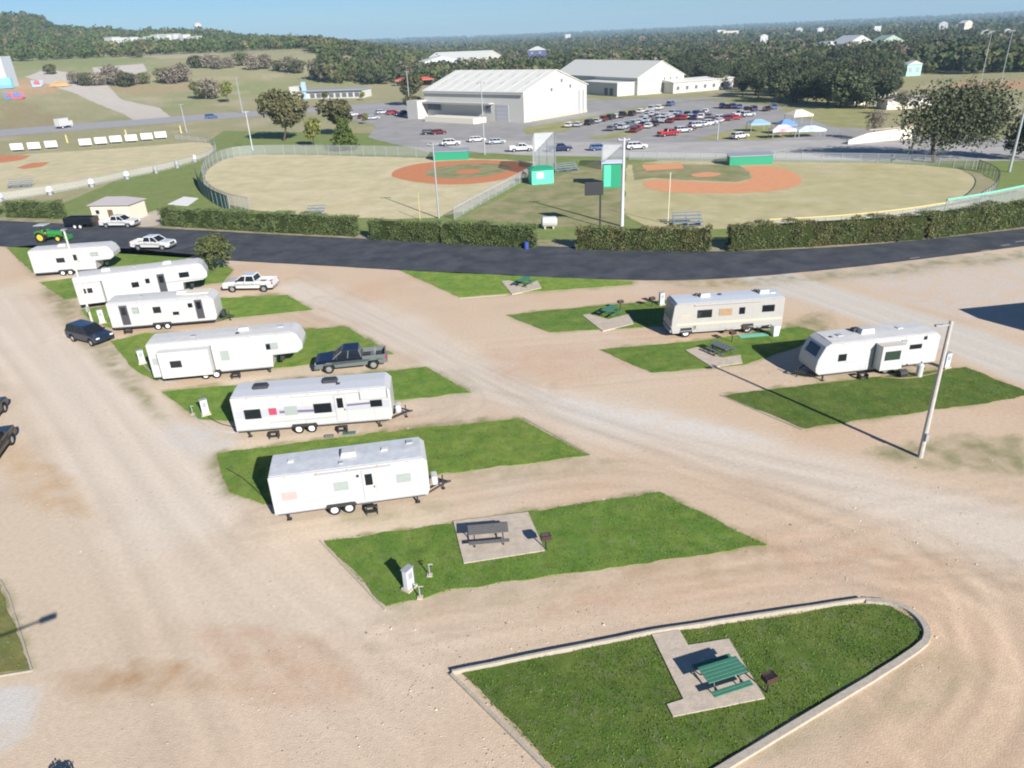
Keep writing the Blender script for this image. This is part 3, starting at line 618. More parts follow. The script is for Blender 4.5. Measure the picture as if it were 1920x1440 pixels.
# 5
t = camper((444, 810), 0.55, 4.5, 'white travel trailer with grey and plum swoosh and two dark roof vents', box_prof(11.0, 3.2, nose=0.35), W, 3.2, (0.08, 10.6), roof=mat('cool_grey_roof', (0.50, 0.51, 0.54), 0.6, var=0.06, dirt=0.1))
axles(t, (4.3, 5.2), W)
stripe(t, 0.12, 10.9, 1.55, 2.15, PALEGREY); stripe(t, 3.2, 6.6, 1.75, 1.95, PURPLE, -0.004, -0.12); stripe(t, 7.9, 10.2, 1.9, 2.05, PURPLE, -0.004, 0.05); stripe(t, 2.4, 7.2, 1.05, 1.12, GREYSTR, slant=0.05)
pane(t, 1.35, 1.85, 1.15, 0.75); pane(t, 2.75, 1.95, 0.62, 0.6, g=REDDEC, fr=WHITE); pane(t, 4.0, 1.9, 0.9, 0.7, g=GREYGLASS, fr=GREYTRIM); pane(t, 6.2, 1.9, 1.25, 0.75); pane(t, 9.95, 1.95, 0.85, 0.55)
door(t, 7.45, 0.75, 0.72, 2.05); steps(t, 7.4); steps(t, 2.6)
for xx, yy in ((1.9, 1.35), (6.75, 1.45)):
    a = MB(); a.prism([(xx - .55, 3.24), (xx + .55, 3.24), (xx + .42, 3.5), (xx - .5, 3.5)], yy - 0.36, yy + 0.36); a.build('air_conditioner', mat('dark_vent_cover', (0.04, 0.04, 0.045), 0.5), t, bevel=0.1, seg=3)
vent(t, 7.35, 0.95, 3.22, m=TRIM, s=0.3); tongue(t, 11.0, W); jack(t, 0.8, 0.2); jack(t, 10.0, 0.2)
a = MB(); a.cyl((4.2, -0.06, 3.0), (9.6, -0.06, 3.0), 0.06); a.build('awning_roll', WHITE, t); slide(t, 8.9, 10.75, 2.35, 3.05, 0.12)
# 4
t = camper((289, 710), 0.5, 7.0, 'white fifth-wheel camper with big slide-out standing behind the blue and silver pickup', fifth_prof(12.4, 3.55, 2.7, 0.55), W, 3.55, (0.1, 11.6), kind='fifth_wheel_trailer')
axles(t, (4.1, 5.0), W)
s = slide(t, 1.0, 5.0, 0.75, 3.0, 0.85); pane(s, 2.3, 1.95, 0.9, 0.6, y=-0.85); pane(t, 0.5, 2.0, 0.55, 0.6, g=GREYGLASS, fr=GREYTRIM); pane(t, 6.0, 2.0, 0.7, 0.85, g=GREYGLASS, fr=GREYTRIM); pane(t, 9.9, 2.45, 1.0, 0.6, g=GREYGLASS, fr=GREYTRIM); pane(t, 9.6, 2.45, 0.35, 0.5, y=-0.03)
stripe(t, 5.2, 11.9, 1.4, 1.48, PALEGREY, slant=0.45); steps(t, 6.6); aircon(t, 7.6, 1.4, 3.6); vent(t, 7.2, 0.7, 3.58, m=TRIM, s=0.3); vent(t, 3.6, 0.9, 3.58, s=0.5); vent(t, 10.6, 1.5, 3.58, m=PALEGREY, s=0.6)
a = MB(); a.box(10.2, 10.5, 1.05, 1.45, 0.75, 1.7); a.box(10.15, 10.55, 1.0, 1.5, 0.7, 0.8); a.build('king_pin', DARKMETAL, t)
for yy in (0.3, 2.2): a = MB(); a.box(9.2, 9.36, yy - .08, yy + .08, 0.0, 0.9); a.build('landing_leg', DARKMETAL, t)
# 3
t = camper((211, 617), 0.5, 6.5, 'white trailer with two dark doors and grey upper strip, third from the road', box_prof(10.1, 3.15, 0.6, 0.5), W, 3.15, (0.1, 9.6))
axles(t, (4.3, 5.2), W, 0.34)
door(t, 1.5, 0.8, 0.75, 2.0, g=GLASS, m=mat('dark_screen_door', (0.06, 0.06, 0.07), 0.4)); door(t, 8.6, 0.85, 0.7, 1.95, m=mat('dark_screen_door', (0.06, 0.06, 0.07), 0.4))
pane(t, 2.6, 2.2, 0.6, 0.6, g=GREYGLASS); pane(t, 4.6, 2.1, 0.75, 0.65); pane(t, 6.3, 1.6, 0.6, 0.35); pane(t, 7.8, 2.3, 0.45, 0.45); stripe(t, 0.1, 9.9, 2.85, 3.02, PALEGREY); stripe(t, 2.0, 9.0, 1.15, 1.22, PALEGREY)
aircon(t, 6.9, 1.3, 3.2, PALE_ROOF); vent(t, 3.0, 1.2, 3.18); a = MB(); a.box(7.2, 9.6, 0.6, 2.0, 3.2, 3.32); a.build('roof_cover', mat('beige_cover', (0.6, 0.57, 0.48), 0.8), t, bevel=0.04); tongue(t, 10.1, W, TRIM); steps(t, 1.5)
# 2
t = camper((150, 573), 0.5, 17.0, 'longest white fifth-wheel camper, beside the round dark green tree', fifth_prof(13.4, 3.6, 2.8, 0.55), W, 3.6, (0.1, 12.6), kind='fifth_wheel_trailer')
axles(t, (4.6, 5.5), W)
s = slide(t, 0.25, 2.7, 0.75, 2.95, 0.7); pane(s, 0.95, 2.2, 0.45, 0.55, y=-0.7); pane(s, 1.55, 2.2, 0.5, 0.55, y=-0.7)
pane(t, 5.9, 2.05, 0.75, 0.6); pane(t, 7.2, 2.3, 0.45, 0.55); door(t, 8.6, 0.85, 0.75, 2.05, m=mat('dark_screen_door', (0.06, 0.06, 0.07), 0.4)); pane(t, 11.0, 2.5, 1.05, 0.6); stripe(t, 8.9, 13.0, 1.78, 1.95, GREYSTR); stripe(t, 3.0, 8.0, 2.9, 3.0, PALEGREY)
aircon(t, 9.4, 1.3, 3.65); aircon(t, 3.2, 1.3, 3.65); vent(t, 6.0, 1.6, 3.63); steps(t, 8.6)
a = MB(); a.box(11.3, 11.6, 1.05, 1.45, 0.75, 1.75); a.build('king_pin', DARKMETAL, t)
for yy in (0.3, 2.2): a = MB(); a.box(10.2, 10.36, yy - .08, yy + .08, 0.0, 0.9); a.build('landing_leg', DARKMETAL, t)
# 1
t = camper((65, 514), 0.5, 7.0, 'small white fifth-wheel camper next to the asphalt road, farthest of the left row', fifth_prof(9.9, 3.4, 2.5, 0.55), W, 3.4, (0.1, 9.1), kind='fifth_wheel_trailer')
axles(t, (3.3, 4.2), W); pane(t, 3.5, 2.0, 1.0, 0.6); pane(t, 7.6, 2.45, 0.9, 0.45, g=GREYGLASS); door(t, 5.3, 0.8, 0.7, 2.0); vent(t, 5.6, 1.2, 3.43); aircon(t, 3.6, 1.4, 3.45); stripe(t, 0.2, 9.2, 1.3, 1.4, PALEGREY, slant=0.5)
a = MB(); a.box(8.2, 8.5, 1.05, 1.45, 0.75, 1.7); a.build('king_pin', DARKMETAL, t)
# 7 motorhome: front at the left
Lm = 10.2
t = camper((1258, 627), 0.4, 4.0, 'beige motorhome with flat grey windscreen facing left', [(0.0, 0.95), (0.12, 0.42), (Lm - 0.1, 0.42), (Lm, 0.6), (Lm, 3.05), (Lm - 0.12, 3.2), (0.42, 3.2), (0.2, 3.0), (0.04, 1.75)], W, 3.2, (0.45, Lm - 0.1), body=CREAM, roof=mat('pale_blue_roof', (0.48, 0.52, 0.56), 0.6, var=0.06), kind='motorhome', cat='motorhome')
for xx in (1.35, 7.0): wheel(t, xx, 0.12, 0.44, 0.26); wheel(t, xx, W - 0.12, 0.44, 0.26, flip=True)
for xx in (1.35, 7.0): a = MB(); a.prism([(xx - .6, .44), (xx + .6, .44), (xx + .5, .92), (xx - .5, .92)], -0.012, 0.03); a.build('wheel_arch', TRIM, t)
a = MB(); a.hexa([(0.0, 0.16, 1.6), (0.06, 0.16, 1.6), (0.06, W - 0.16, 1.6), (0.0, W - 0.16, 1.6)], [(0.155, 0.2, 2.88), (0.22, 0.2, 2.88), (0.22, W - 0.2, 2.88), (0.155, W - 0.2, 2.88)])
a.build('windscreen', mat('silver_sun_shade', (0.16, 0.18, 0.22), 0.2, spec=0.7), t)
pane(t, 2.95, 2.15, 1.35, 0.75); pane(t, 4.85, 2.2, 1.25, 0.7, g=TANGLASS, fr=GREYTRIM); pane(t, 6.35, 2.2, 0.55, 0.65); pane(t, 8.75, 2.25, 1.15, 0.65); stripe(t, 0.5, Lm - 0.1, 1.15, 1.35, mat('beige_band', (0.55, 0.47, 0.38), 0.4)); stripe(t, 0.9, 1.7, 2.0, 2.1, TANDEC); stripe(t, 0.8, 1.5, 1.8, 1.86, TANDEC)
aircon(t, 3.3, 1.5, 3.25); aircon(t, 8.7, 1.4, 3.25); vent(t, 2.7, 1.8, 3.22, m=TRIM, s=0.35, h=0.22); vent(t, 4.8, 1.6, 3.22, m=TRIM, s=0.3, h=0.15); vent(t, 8.2, 1.9, 3.22, m=TRIM, s=0.3, h=0.2); vent(t, 9.5, 1.3, 3.22, m=WHITE, s=0.5)
a = MB(); a.cyl((2.0, -0.06, 3.0), (8.0, -0.06, 3.0), 0.06); a.build('awning_roll', CREAM, t)
for yy in (0.25, W - 0.25): a = MB(); a.box(-0.03, 0.06, yy - 0.16, yy + 0.16, 0.95, 1.15); a.build('headlight', LAMPGLASS, t, bevel=0.02)
a = MB(); a.box(-0.08, 0.06, 0.1, W - 0.1, 0.5, 0.75); a.build('front_bumper', GREYTRIM, t, bevel=0.04)
# 8 trailer with raked front cap at the left
Lt = 10.2
t = camper((1527, 706), 0.5, 8.5, 'white travel trailer with raked front window and open slide-out behind the leaning pole', [(0.35, 0.55), (Lt - 0.1, 0.55), (Lt, 0.7), (Lt, 2.75), (Lt - 0.4, 3.1), (1.05, 3.1), (0.6, 2.85), (0.12, 1.85), (0.0, 1.15), (0.05, 0.8)], W, 3.1, (1.1, Lt - 0.4))
axles(t, (6.0, 6.9), W, rim=ALLOY)
a = MB(); a.hexa([(0.12, 0.5, 1.95), (0.22, 0.5, 1.95), (0.22, W - 0.5, 1.95), (0.12, W - 0.5, 1.95)], [(0.47, 0.55, 2.68), (0.57, 0.55, 2.68), (0.57, W - 0.55, 2.68), (0.47, W - 0.55, 2.68)])
a.build('front_window', GLASS, t)
pane(t, 2.1, 1.85, 0.7, 0.6); s = slide(t, 4.75, 6.6, 0.8, 2.75, 0.9, roof=mat('taupe_slide_roof', (0.5, 0.46, 0.43), 0.7)); pane(s, 5.65, 2.0, 1.3, 0.75, y=-0.9, g=mat('green_dark_glass', (0.03, 0.05, 0.035), 0.1)); pane(t, 7.1, 2.6, 0.5, 0.35, g=GREYGLASS); pane(t, 8.2, 2.1, 1.05, 0.4); pane(t, 8.9, 2.75, 0.3, 0.3)
stripe(t, 0.5, 4.6, 1.35, 1.45, PALEGREY); stripe(t, 6.8, 10.1, 1.5, 1.62, PALEGREY); aircon(t, 4.6, 1.4, 3.15, WHITE, 1.25); vent(t, 4.0, 1.8, 3.12, m=TRIM, s=0.5, h=0.3); vent(t, 2.4, 1.3, 3.12, m=GREYTRIM, s=0.5); vent(t, 7.6, 1.5, 3.12, m=WHITE, s=0.5); vent(t, 1.6, 1.2, 3.06, m=TRIM, s=0.4)
jack(t, 0.8, 0.15); jack(t, 9.4, 0.2); steps(t, 3.9)
a = MB(); a.cyl((0.35, 0.4, 0.5), (-0.95, W / 2, 0.5), 0.06, n=6); a.cyl((0.35, W - 0.4, 0.5), (-0.95, W / 2, 0.5), 0.06, n=6); a.build('tow_tongue', DARKMETAL, t); a = MB(); a.cyl((-0.7, W / 2, 0), (-0.7, W / 2, 0.95), 0.05); a.build('tongue_jack', DARKMETAL, t)
# camper standing just right of the view; its shadow falls across the pale gravel
tip = G(1812, 597); sh = 3.2 / math.tan(SUN_EL)
bx, by = 0.9 + tip.x + math.sin(SUN_AZ) * sh, tip.y - math.cos(SUN_AZ) * sh
t = thing('travel_trailer', 'white trailer just beyond the right edge, seen by its shadow on pale gravel', 'camper', (bx, by, 0), R(8), 'campers parked on the sites')
b = MB(); b.prism(box_prof(9.5, 3.2, nose=0.1), 0, W); b.build('body', WHITE, t, bevel=0.07); axles(t, (4.4, 5.3), W); pane(t, 2.5, 1.9, 0.9, 0.6); door(t, 6.6, 0.75, 0.72, 2.0); aircon(t, 3.0, 1.3, 3.2)

# ================================================================== ROAD VEHICLES
def arch(cx, r, z0, n=7): return [(cx + r * math.cos(math.pi - math.pi * i / n), z0 + r * math.sin(math.pi - math.pi * i / n)) for i in range(n + 1)]
def glassbox(lo, hi):                       # (x0,x1,halfwidth,z) frustum
    a = MB(); x0, x1, w, z = lo; u0, u1, v, zz = hi
    a.hexa([(x0, -w, z), (x1, -w, z), (x1, w, z), (x0, w, z)], [(u0, -v, zz), (u1, -v, zz), (u1, v, zz), (u0, v, zz)]); return a
def vehicle_parts(t, paint, L, Wd, front, rear, wr, rim=ALLOY):
    for x in (front, rear):
        wheel(t, x, -Wd / 2 + 0.13, wr, 0.25, rim); wheel(t, x, Wd / 2 - 0.13, wr, 0.25, rim, True)
def pickup(name, label, loc, rz, paint, paint2=None, group='pickup trucks'):
    t = thing(name, label, 'pickup', loc, rz, group); L, Wd, hw = 5.9, 1.98, 0.99; paint2 = paint2 or paint
    lo = [(-2.9, 0.55)] + arch(-1.85, 0.50, 0.5) + arch(1.85, 0.50, 0.5) + [(2.9, 0.5), (2.95, 0.8), (2.9, 0.92), (-2.95, 0.92), (-2.95, 0.6)]
    b = MB(); b.prism(lo, -hw, hw); o = b.build('body', paint2, t, bevel=0.045); o['paint'] = 1
    u = MB(); u.prism([(-0.95, 0.90), (2.9, 0.90), (2.88, 1.12), (2.6, 1.2), (1.4, 1.27), (-0.95, 1.27)], -hw + 0.015, hw - 0.015); o = u.build('hood_and_cab', paint, t, bevel=0.06); o['paint'] = 1
    for s in (-1, 1):
        w_ = MB(); w_.box(-2.93, -0.98, min(s * (hw - 0.10), s * (hw - 0.01)), max(s * (hw - 0.10), s * (hw - 0.01)), 0.9, 1.30); o = w_.build('bed_side', paint2, t, bevel=0.03); o['paint'] = 1
    w_ = MB(); w_.box(-2.94, -2.85, -hw + 0.1, hw - 0.1, 0.9, 1.29); o = w_.build('tailgate', paint2, t, bevel=0.02); o['paint'] = 1
    f = MB(); f.box(-2.85, -0.98, -hw + 0.1, hw - 0.1, 0.921, 0.935); f.build('bed_floor', TRIM, t)
    glassbox((-0.93, 1.42, hw - 0.06, 1.262), (-0.72, 0.62, hw - 0.24, 1.84)).build('cab_glass', GLASS, t)
    r = MB(); r.hexa([(-0.80, -hw + 0.2, 1.82), (0.70, -hw + 0.2, 1.82), (0.70, hw - 0.2, 1.82), (-0.80, hw - 0.2, 1.82)], [(-0.70, -hw + 0.27, 1.93), (0.52, -hw + 0.27, 1.93), (0.52, hw - 0.27, 1.93), (-0.70, hw - 0.27, 1.93)]); o = r.build('cab_roof', paint, t, bevel=0.03); o['paint'] = 1
    for s in (-1, 1):
        for x0, x1 in ((1.42, 0.64), (0.22, 0.10), (-0.93, -0.74)):
            p = MB(); p.cyl((x0, s * (hw - 0.055), 1.26), (x1, s * (hw - 0.225), 1.85), 0.05, n=6); o = p.build('pillar', paint2, t); o['paint'] = 1
        m = MB(); m.box(1.05, 1.2, min(s * (hw - .02), s * (hw + .2)), max(s * (hw - .02), s * (hw + .2)), 1.28, 1.46); m.build('wing_mirror', TRIM, t, bevel=0.03)
        h = MB(); h.box(2.82, 2.93, s * 0.74 - 0.17, s * 0.74 + 0.17, 0.86, 1.05); h.build('headlight', LAMPGLASS, t, bevel=0.02)
        k = MB(); k.box(-2.965, -2.86, min(s * (hw - .14), s * (hw + .003)), max(s * (hw - .14), s * (hw + .003)), 0.92, 1.26); k.build('tail_light', REDLENS, t)
        for xx in (0.35, -0.62):
            d = MB(); d.box(xx - 0.1, xx + 0.1, min(s * hw, s * (hw + .02)) - 0.012, max(s * hw, s * (hw + .02)), 1.08, 1.11); d.build('door_handle', TRIM, t)
    g = MB(); g.box(2.84, 2.945, -0.55, 0.55, 0.74, 1.06); g.build('grille', TRIM, t); g = MB(); g.box(2.8, 3.04, -hw + 0.04, hw - 0.04, 0.46, 0.70); g.build('front_bumper', CHROME, t, bevel=0.05); g = MB(); g.box(-3.06, -2.86, -hw + 0.05, hw - 0.05, 0.52, 0.72); g.build('rear_bumper', CHROME, t, bevel=0.04)
    vehicle_parts(t, paint, L, Wd, 1.85, -1.85, 0.41); return t
CARWHITE = mat('car_paint_white', (0.56, 0.56, 0.56), 0.25, coat=0.5); NAVY = mat('car_paint_navy', (0.004, 0.008, 0.026), 0.3, coat=0.2); SILVERGREEN = mat('car_paint_grey_silver', (0.15, 0.17, 0.175), 0.35, coat=0.3, metal=0.2)
BLACKP = mat('car_paint_black', (0.01, 0.011, 0.016), 0.25, coat=0.5)
p = G(658, 695); pickup('pickup_truck', 'two-tone navy and silver pickup parked behind a white camper, facing left', (p.x, p.y + 0.75, 0), R(188), NAVY, SILVERGREEN)
p = G(468, 548); pickup('pickup_truck', 'white pickup parked right of the two long white campers', (p.x, p.y + 0.9, 0), R(174), CARWHITE)
p = G(285, 470); pickup('pickup_truck', 'white pickup on the asphalt road left of the dark round tree', (p.x, p.y + 0.9, 0), R(-10), CARWHITE)
p = G(222, 428); pickup('pickup_truck', 'white pickup in front of the beige stone hut', (p.x, p.y + 0.9, 0), R(-8), CARWHITE)
p = G(-20, 862); pickup('pickup_truck', 'black pickup cut off by the left edge of the gravel', (p.x, p.y, 0), R(104), BLACKP)
# dark SUV
def suv(name, label, loc, rz, paint, cat='car', group=None, L=4.9, far=False):
    t = thing(name, label, cat, loc, rz, group); hw = 0.96; k = L / 4.9
    b = MB(); b.prism([(-2.42 * k, 0.5)] + arch(-1.45 * k, 0.44, 0.42, 5) + arch(1.45 * k, 0.44, 0.42, 5) + [(2.4 * k, 0.45), (2.44 * k, 0.8), (2.25 * k, 1.02), (1.15 * k, 1.1), (-2.38 * k, 1.13), (-2.45 * k, 0.7)], -hw, hw); o = b.build('body', paint, t, bevel=0.07); o['paint'] = 1
    glassbox((-2.32 * k, 1.2 * k, hw - 0.07, 1.08), (-2.05 * k, 0.42 * k, hw - 0.24, 1.66)).build('window_band', GLASS, t)
    r = MB(); r.hexa([(-2.12 * k, -hw + 0.2, 1.64), (0.5 * k, -hw + 0.2, 1.64), (0.5 * k, hw - 0.2, 1.64), (-2.12 * k, hw - 0.2, 1.64)], [(-1.95 * k, -hw + 0.27, 1.75), (0.3 * k, -hw + 0.27, 1.75), (0.3 * k, hw - 0.27, 1.75), (-1.95 * k, hw - 0.27, 1.75)]); o = r.build('roof', paint, t, bevel=0.04); o['paint'] = 1
    for s in (-1, 1):
        for x0, x1 in ((1.2, 0.44), (-0.1, -0.15), (-1.25, -1.2), (-2.3, -2.06)):
            p = MB(); p.cyl((x0 * k, s * (hw - 0.065), 1.07), (x1 * k, s * (hw - 0.225), 1.67), 0.045, n=5); o = p.build('pillar', paint, t); o['paint'] = 1
        h = MB(); h.box(2.3 * k, 2.43 * k, s * 0.7 - 0.16, s * 0.7 + 0.16, 0.76, 0.92); h.build('headlight', LAMPGLASS, t); h = MB(); h.box(-2.46 * k, -2.36 * k, s * 0.8 - 0.1, s * 0.8 + 0.1, 0.75, 1.05); h.build('tail_light', REDLENS, t)
        m = MB(); m.box(0.85 * k, 0.98 * k, min(s * (hw - .02), s * (hw + .16)), max(s * (hw - .02), s * (hw + .16)), 1.08, 1.22); m.build('wing_mirror', TRIM, t)
    vehicle_parts(t, paint, L, 1.92, 1.45 * k, -1.45 * k, 0.37); return t
p = G(164, 645); suv('parked_car', 'dark navy estate car parked on gravel at the tail of the white trailers', (p.x, p.y + 0.8, 0), R(-30), mat('car_paint_midnight', (0.012, 0.02, 0.04), 0.3, coat=0.5))
p = G(-26, 792); suv('parked_car', 'dark car cut off by the left edge, behind the black pickup', (p.x, p.y, 0), R(104), BLACKP)
# black dump trailer behind the pickup at the hut
p = G(150, 429); t = thing('tipper_trailer', 'black high-sided tipper trailer hitched behind the white pickup at the hut', 'trailer', (p.x, p.y + 1.0, 0), R(-8))
for nm, bx_ in (('floor', (-2.4, 2.4, -1.0, 1.0, 0.7, 0.8)), ('side_wall', (-2.4, 2.4, -1.05, -0.98, 0.7, 1.7)), ('side_wall', (-2.4, 2.4, 0.98, 1.05, 0.7, 1.7)), ('front_wall', (2.33, 2.4, -0.98, 0.98, 0.8, 1.7)), ('tailgate', (-2.4, -2.33, -0.98, 0.98, 0.8, 1.7))):
    a = MB(); a.box(*bx_); a.build(nm, BLACKP, t)
for xx in (-2.0, -1.2, -0.4, 0.4, 1.2, 2.0): a = MB(); a.box(xx - 0.04, xx + 0.04, -1.1, -1.052, 0.7, 1.7); a.build('wall_rib', BLACKP, t)
for xx in (-0.5, 0.45): wheel(t, xx, -1.12, 0.38); wheel(t, xx, 1.12, 0.38, flip=True)
a = MB(); a.cyl((2.3, 0, 0.6), (3.6, 0, 0.55), 0.07); a.build('tow_tongue', DARKMETAL, t)
# green tractor with yellow wheels
p = G(88, 455); t = thing('tractor', 'green tractor with yellow wheels and white canopy on the roadside', 'tractor', (p.x, p.y + 0.9, 0), R(-3))
TG = mat('tractor_green', (0.03, 0.22, 0.04), 0.35, coat=0.3); TY = mat('tractor_yellow', (0.62, 0.44, 0.04), 0.4)
a = MB(); a.prism([(0.1, 0.75), (2.3, 0.75), (2.35, 1.2), (2.2, 1.5), (0.1, 1.6)], -0.42, 0.42); a.build('bonnet', TG, t, bevel=0.06); a = MB(); a.box(-0.9, 0.2, -0.35, 0.35, 0.55, 1.0); a.build('chassis', DARKMETAL, t); a = MB(); a.box(2.34, 2.4, -0.3, 0.3, 0.8, 1.3); a.build('grille', TRIM, t)
for s in (-1, 1):
    wheel(t, -0.75, s * 0.78, 0.78, 0.42, TY, s > 0); wheel(t, 1.75, s * 0.65, 0.48, 0.26, TY, s > 0)
    a = MB(); a.prism([(-1.55, 1.1), (-1.3, 1.65), (-0.75, 1.78), (-0.2, 1.6), (0.0, 1.2), (-0.3, 1.45), (-0.75, 1.62), (-1.2, 1.5)], s * 0.78 - 0.22, s * 0.78 + 0.22); a.build('fender', TG, t)
    for xx in (-1.2, 0.1): a = MB(); a.cyl((xx, s * 0.5, 1.0), (xx, s * 0.5, 2.45), 0.04, n=6); a.build('canopy_post', DARKMETAL, t)
a = MB(); a.box(-1.4, 0.3, -0.75, 0.75, 2.45, 2.53); a.build('canopy', WHITE, t, bevel=0.03); a = MB(); a.box(-0.85, -0.35, -0.28, 0.28, 1.0, 1.15); a.box(-0.95, -0.85, -0.28, 0.28, 1.1, 1.6); a.build('seat', TY, t, bevel=0.03)
a = MB(); a.cyl((1.2, 0.25, 1.5), (1.2, 0.25, 2.3), 0.04); a.build('exhaust', DARKMETAL, t); a = MB(); a.box(2.9, 3.1, -0.9, 0.9, 0.2, 0.8); a.build('loader_bucket', TG, t); 
for s in (-1, 1): a = MB(); a.tube([(0.3, s * 0.55, 1.2), (2.3, s * 0.55, 1.0), (2.95, s * 0.55, 0.6)], 0.06, 6); a.build('loader_arm', TG, t)

# ================================================================== CAMP FURNITURE
def picnic(label, loc, rz, top, leg, frame_gap=True, L=1.85):
    t = thing('picnic_table', label, 'picnic table', loc, rz, 'picnic tables on concrete pads')
    for i in range(5):
        a = MB(); y = -0.36 + i * 0.18; a.box(-L / 2, L / 2, y - 0.083, y + 0.083, 0.72, 0.76); a.build('plank', top, t, bevel=0.008, seg=1)
    for s in (-1, 1):
        for k in (0, 1): a = MB(); y = s * (0.68 + k * 0.15); a.box(-L / 2, L / 2, y - 0.07, y + 0.07, 0.42, 0.455); a.build('bench_plank', top, t, bevel=0.008, seg=1)
    for xx in (-L / 2 + 0.32, L / 2 - 0.32):
        for s in (-1, 1): a = MB(); a.tube([(xx, s * 0.2, 0.72), (xx, s * 0.62, 0.03)], 0.035, 6); a.build('leg', leg, t)
        a = MB(); a.box(xx - 0.03, xx + 0.03, -0.82, 0.82, 0.375, 0.42); a.box(xx - 0.03, xx + 0.03, -0.42, 0.42, 0.67, 0.72); a.build('cross_bar', leg, t)
    return t
GREENP = mat('green_painted_wood', (0.045, 0.17, 0.11), 0.55, var=0.25, vs=6); GREYW = mat('weathered_dark_plank', (0.13, 0.125, 0.12), 0.7, var=0.3, vs=5); SLATE = mat('slate_plank', (0.10, 0.115, 0.14), 0.55, var=0.2, vs=5)
p = G(1355, 1255, 0.84); picnic('green picnic table on the large pad of the front kerbed lawn', (p.x, p.y, 0.09), R(17), GREENP, DARKMETAL)
p = G(915, 992, 0.8); picnic('weathered dark picnic table on the pad of the second lawn from the front', (p.x, p.y, 0.09), R(4), GREYW, DARKMETAL, L=2.2)
p = G(983, 527, 0.6); picnic('small green picnic table on the lawn touching the road', (p.x, p.y, 0.09), R(60), GREENP, DARKMETAL)
p = G(1143, 582, 0.6); picnic('green picnic table just left of the motorhome shadow', (p.x, p.y, 0.09), R(50), GREENP, DARKMETAL)
p = G(1352, 652, 0.6); picnic('slate grey picnic table on the lawn between motorhome and raked trailer', (p.x, p.y, 0.09), R(-60), SLATE, DARKMETAL)
def grill(label, p, rz):
    t = thing('barbecue_grill', label, 'grill', (p.x, p.y, 0.05), rz, 'post mounted grills')
    pole_of(t, 'post', (0, 0, 0), (0, 0, 0.75), 0.04, DARKMETAL)
    a = MB(); a.box(-0.27, 0.27, -0.2, 0.2, 0.75, 0.78)
    for b in ((-0.27, 0.27, -0.2, -0.18), (-0.27, 0.27, 0.18, 0.2), (-0.27, -0.25, -0.18, 0.18), (0.25, 0.27, -0.18, 0.18)): a.box(*b, 0.78, 1.0)
    a.build('firebox', mat('rusted_iron', (0.07, 0.04, 0.035), 0.8, var=0.4, vs=8), t); g = MB()
    for i in range(6): y = -0.16 + i * 0.06; g.cyl((-0.25, y, 0.97), (0.25, y, 0.97), 0.008, n=5)
    g.build('grate', DARKMETAL, t)
grill('rusty post grill beside the green picnic table on the front lawn', G(1438, 1300), R(20)); grill('post grill beside the weathered dark picnic table', G(1024, 1032), R(10)); grill('post grill right of the green table near the motorhome shadow', G(1163, 582), 0.3); grill('post grill on the grass in front of the beige motorhome', G(1372, 642), 0.3); grill('post grill standing near the road behind the motorhome front', G(1222, 576), 0.3)
def pedestal(label, p, rz=0.3, h=1.25):
    t = thing('power_pedestal', label, 'power pedestal', (p.x, p.y, 0.04), rz, 'hook-up pedestals of the sites')
    a = MB(); a.box(-0.25, 0.25, -0.16, 0.16, 0.12, h); a.build('cabinet', mat('white_enamel_box', (0.52, 0.56, 0.60), 0.4), t, bevel=0.03)
    a = MB(); a.box(-0.34, 0.34, -0.26, 0.26, 0, 0.12); a.build('plinth', CONC, t); a = MB(); a.box(-0.29, 0.29, -0.2, 0.2, h, h + 0.05); a.build('lid', GREYTRIM, t, bevel=0.02)
    a = MB(); a.box(-0.14, 0.14, -0.18, -0.155, h * 0.55, h * 0.85); a.build('socket_panel', GREYTRIM, t)
pedestal('white hook-up pedestal on the second lawn, left of the weathered table', G(768, 1104), R(55)); pedestal('white hook-up pedestal left of the plum-striped trailer', G(387, 778), R(30)); pedestal('white hook-up pedestal at the tail of the blue pickup camper', G(268, 682), R(30)); pedestal('white hook-up pedestal at the tail of the two-door trailer', G(193, 606), R(30), 1.4); pedestal('pale hook-up pedestal right of the raked trailer by the pole', G(1772, 690), R(20)); pedestal('slim hook-up pedestal at the front corner of the motorhome', G(1240, 572), R(20))
def hydrant(label, p):
    t = thing('water_tap', label, 'water tap', (p.x, p.y, 0.04), 0, 'site water taps'); pole_of(t, 'riser', (0, 0, 0), (0, 0, 0.7), 0.035, GALV); a = MB(); a.cyl((0, 0, 0.62), (0.14, -0.05, 0.6), 0.025); a.build('spout', DARKMETAL, t); a = MB(); a.box(-0.14, 0.14, -0.14, 0.14, 0, 0.06); a.build('base', CONC, t); a = MB(); a.box(-0.03, 0.22, -0.02, 0.02, 0.7, 0.73); a.build('lever', WHITE, t)
hydrant('small water tap right of the pedestal on the second lawn', G(806, 1080)); hydrant('small water tap near the pedestal by the plum-striped trailer', G(362, 778)); hydrant('dark sewer cap post at the edge of the second lawn', G(788, 1122))
def cord(label, pts, m, r=0.03, cat='hose'):
    q = smooth_line(GP(*pts)); o = MB(); o.tube([(p_.x, p_.y, 0.07) for p_ in q], r, 5); tag(o.build('hose', m), label, cat)
CORDM = mat('black_cable', (0.03, 0.03, 0.03), 0.6); HOSEM = mat('blue_white_hose', (0.45, 0.5, 0.58), 0.5); BROWNH = mat('brown_drain_hose', (0.22, 0.13, 0.08), 0.6)
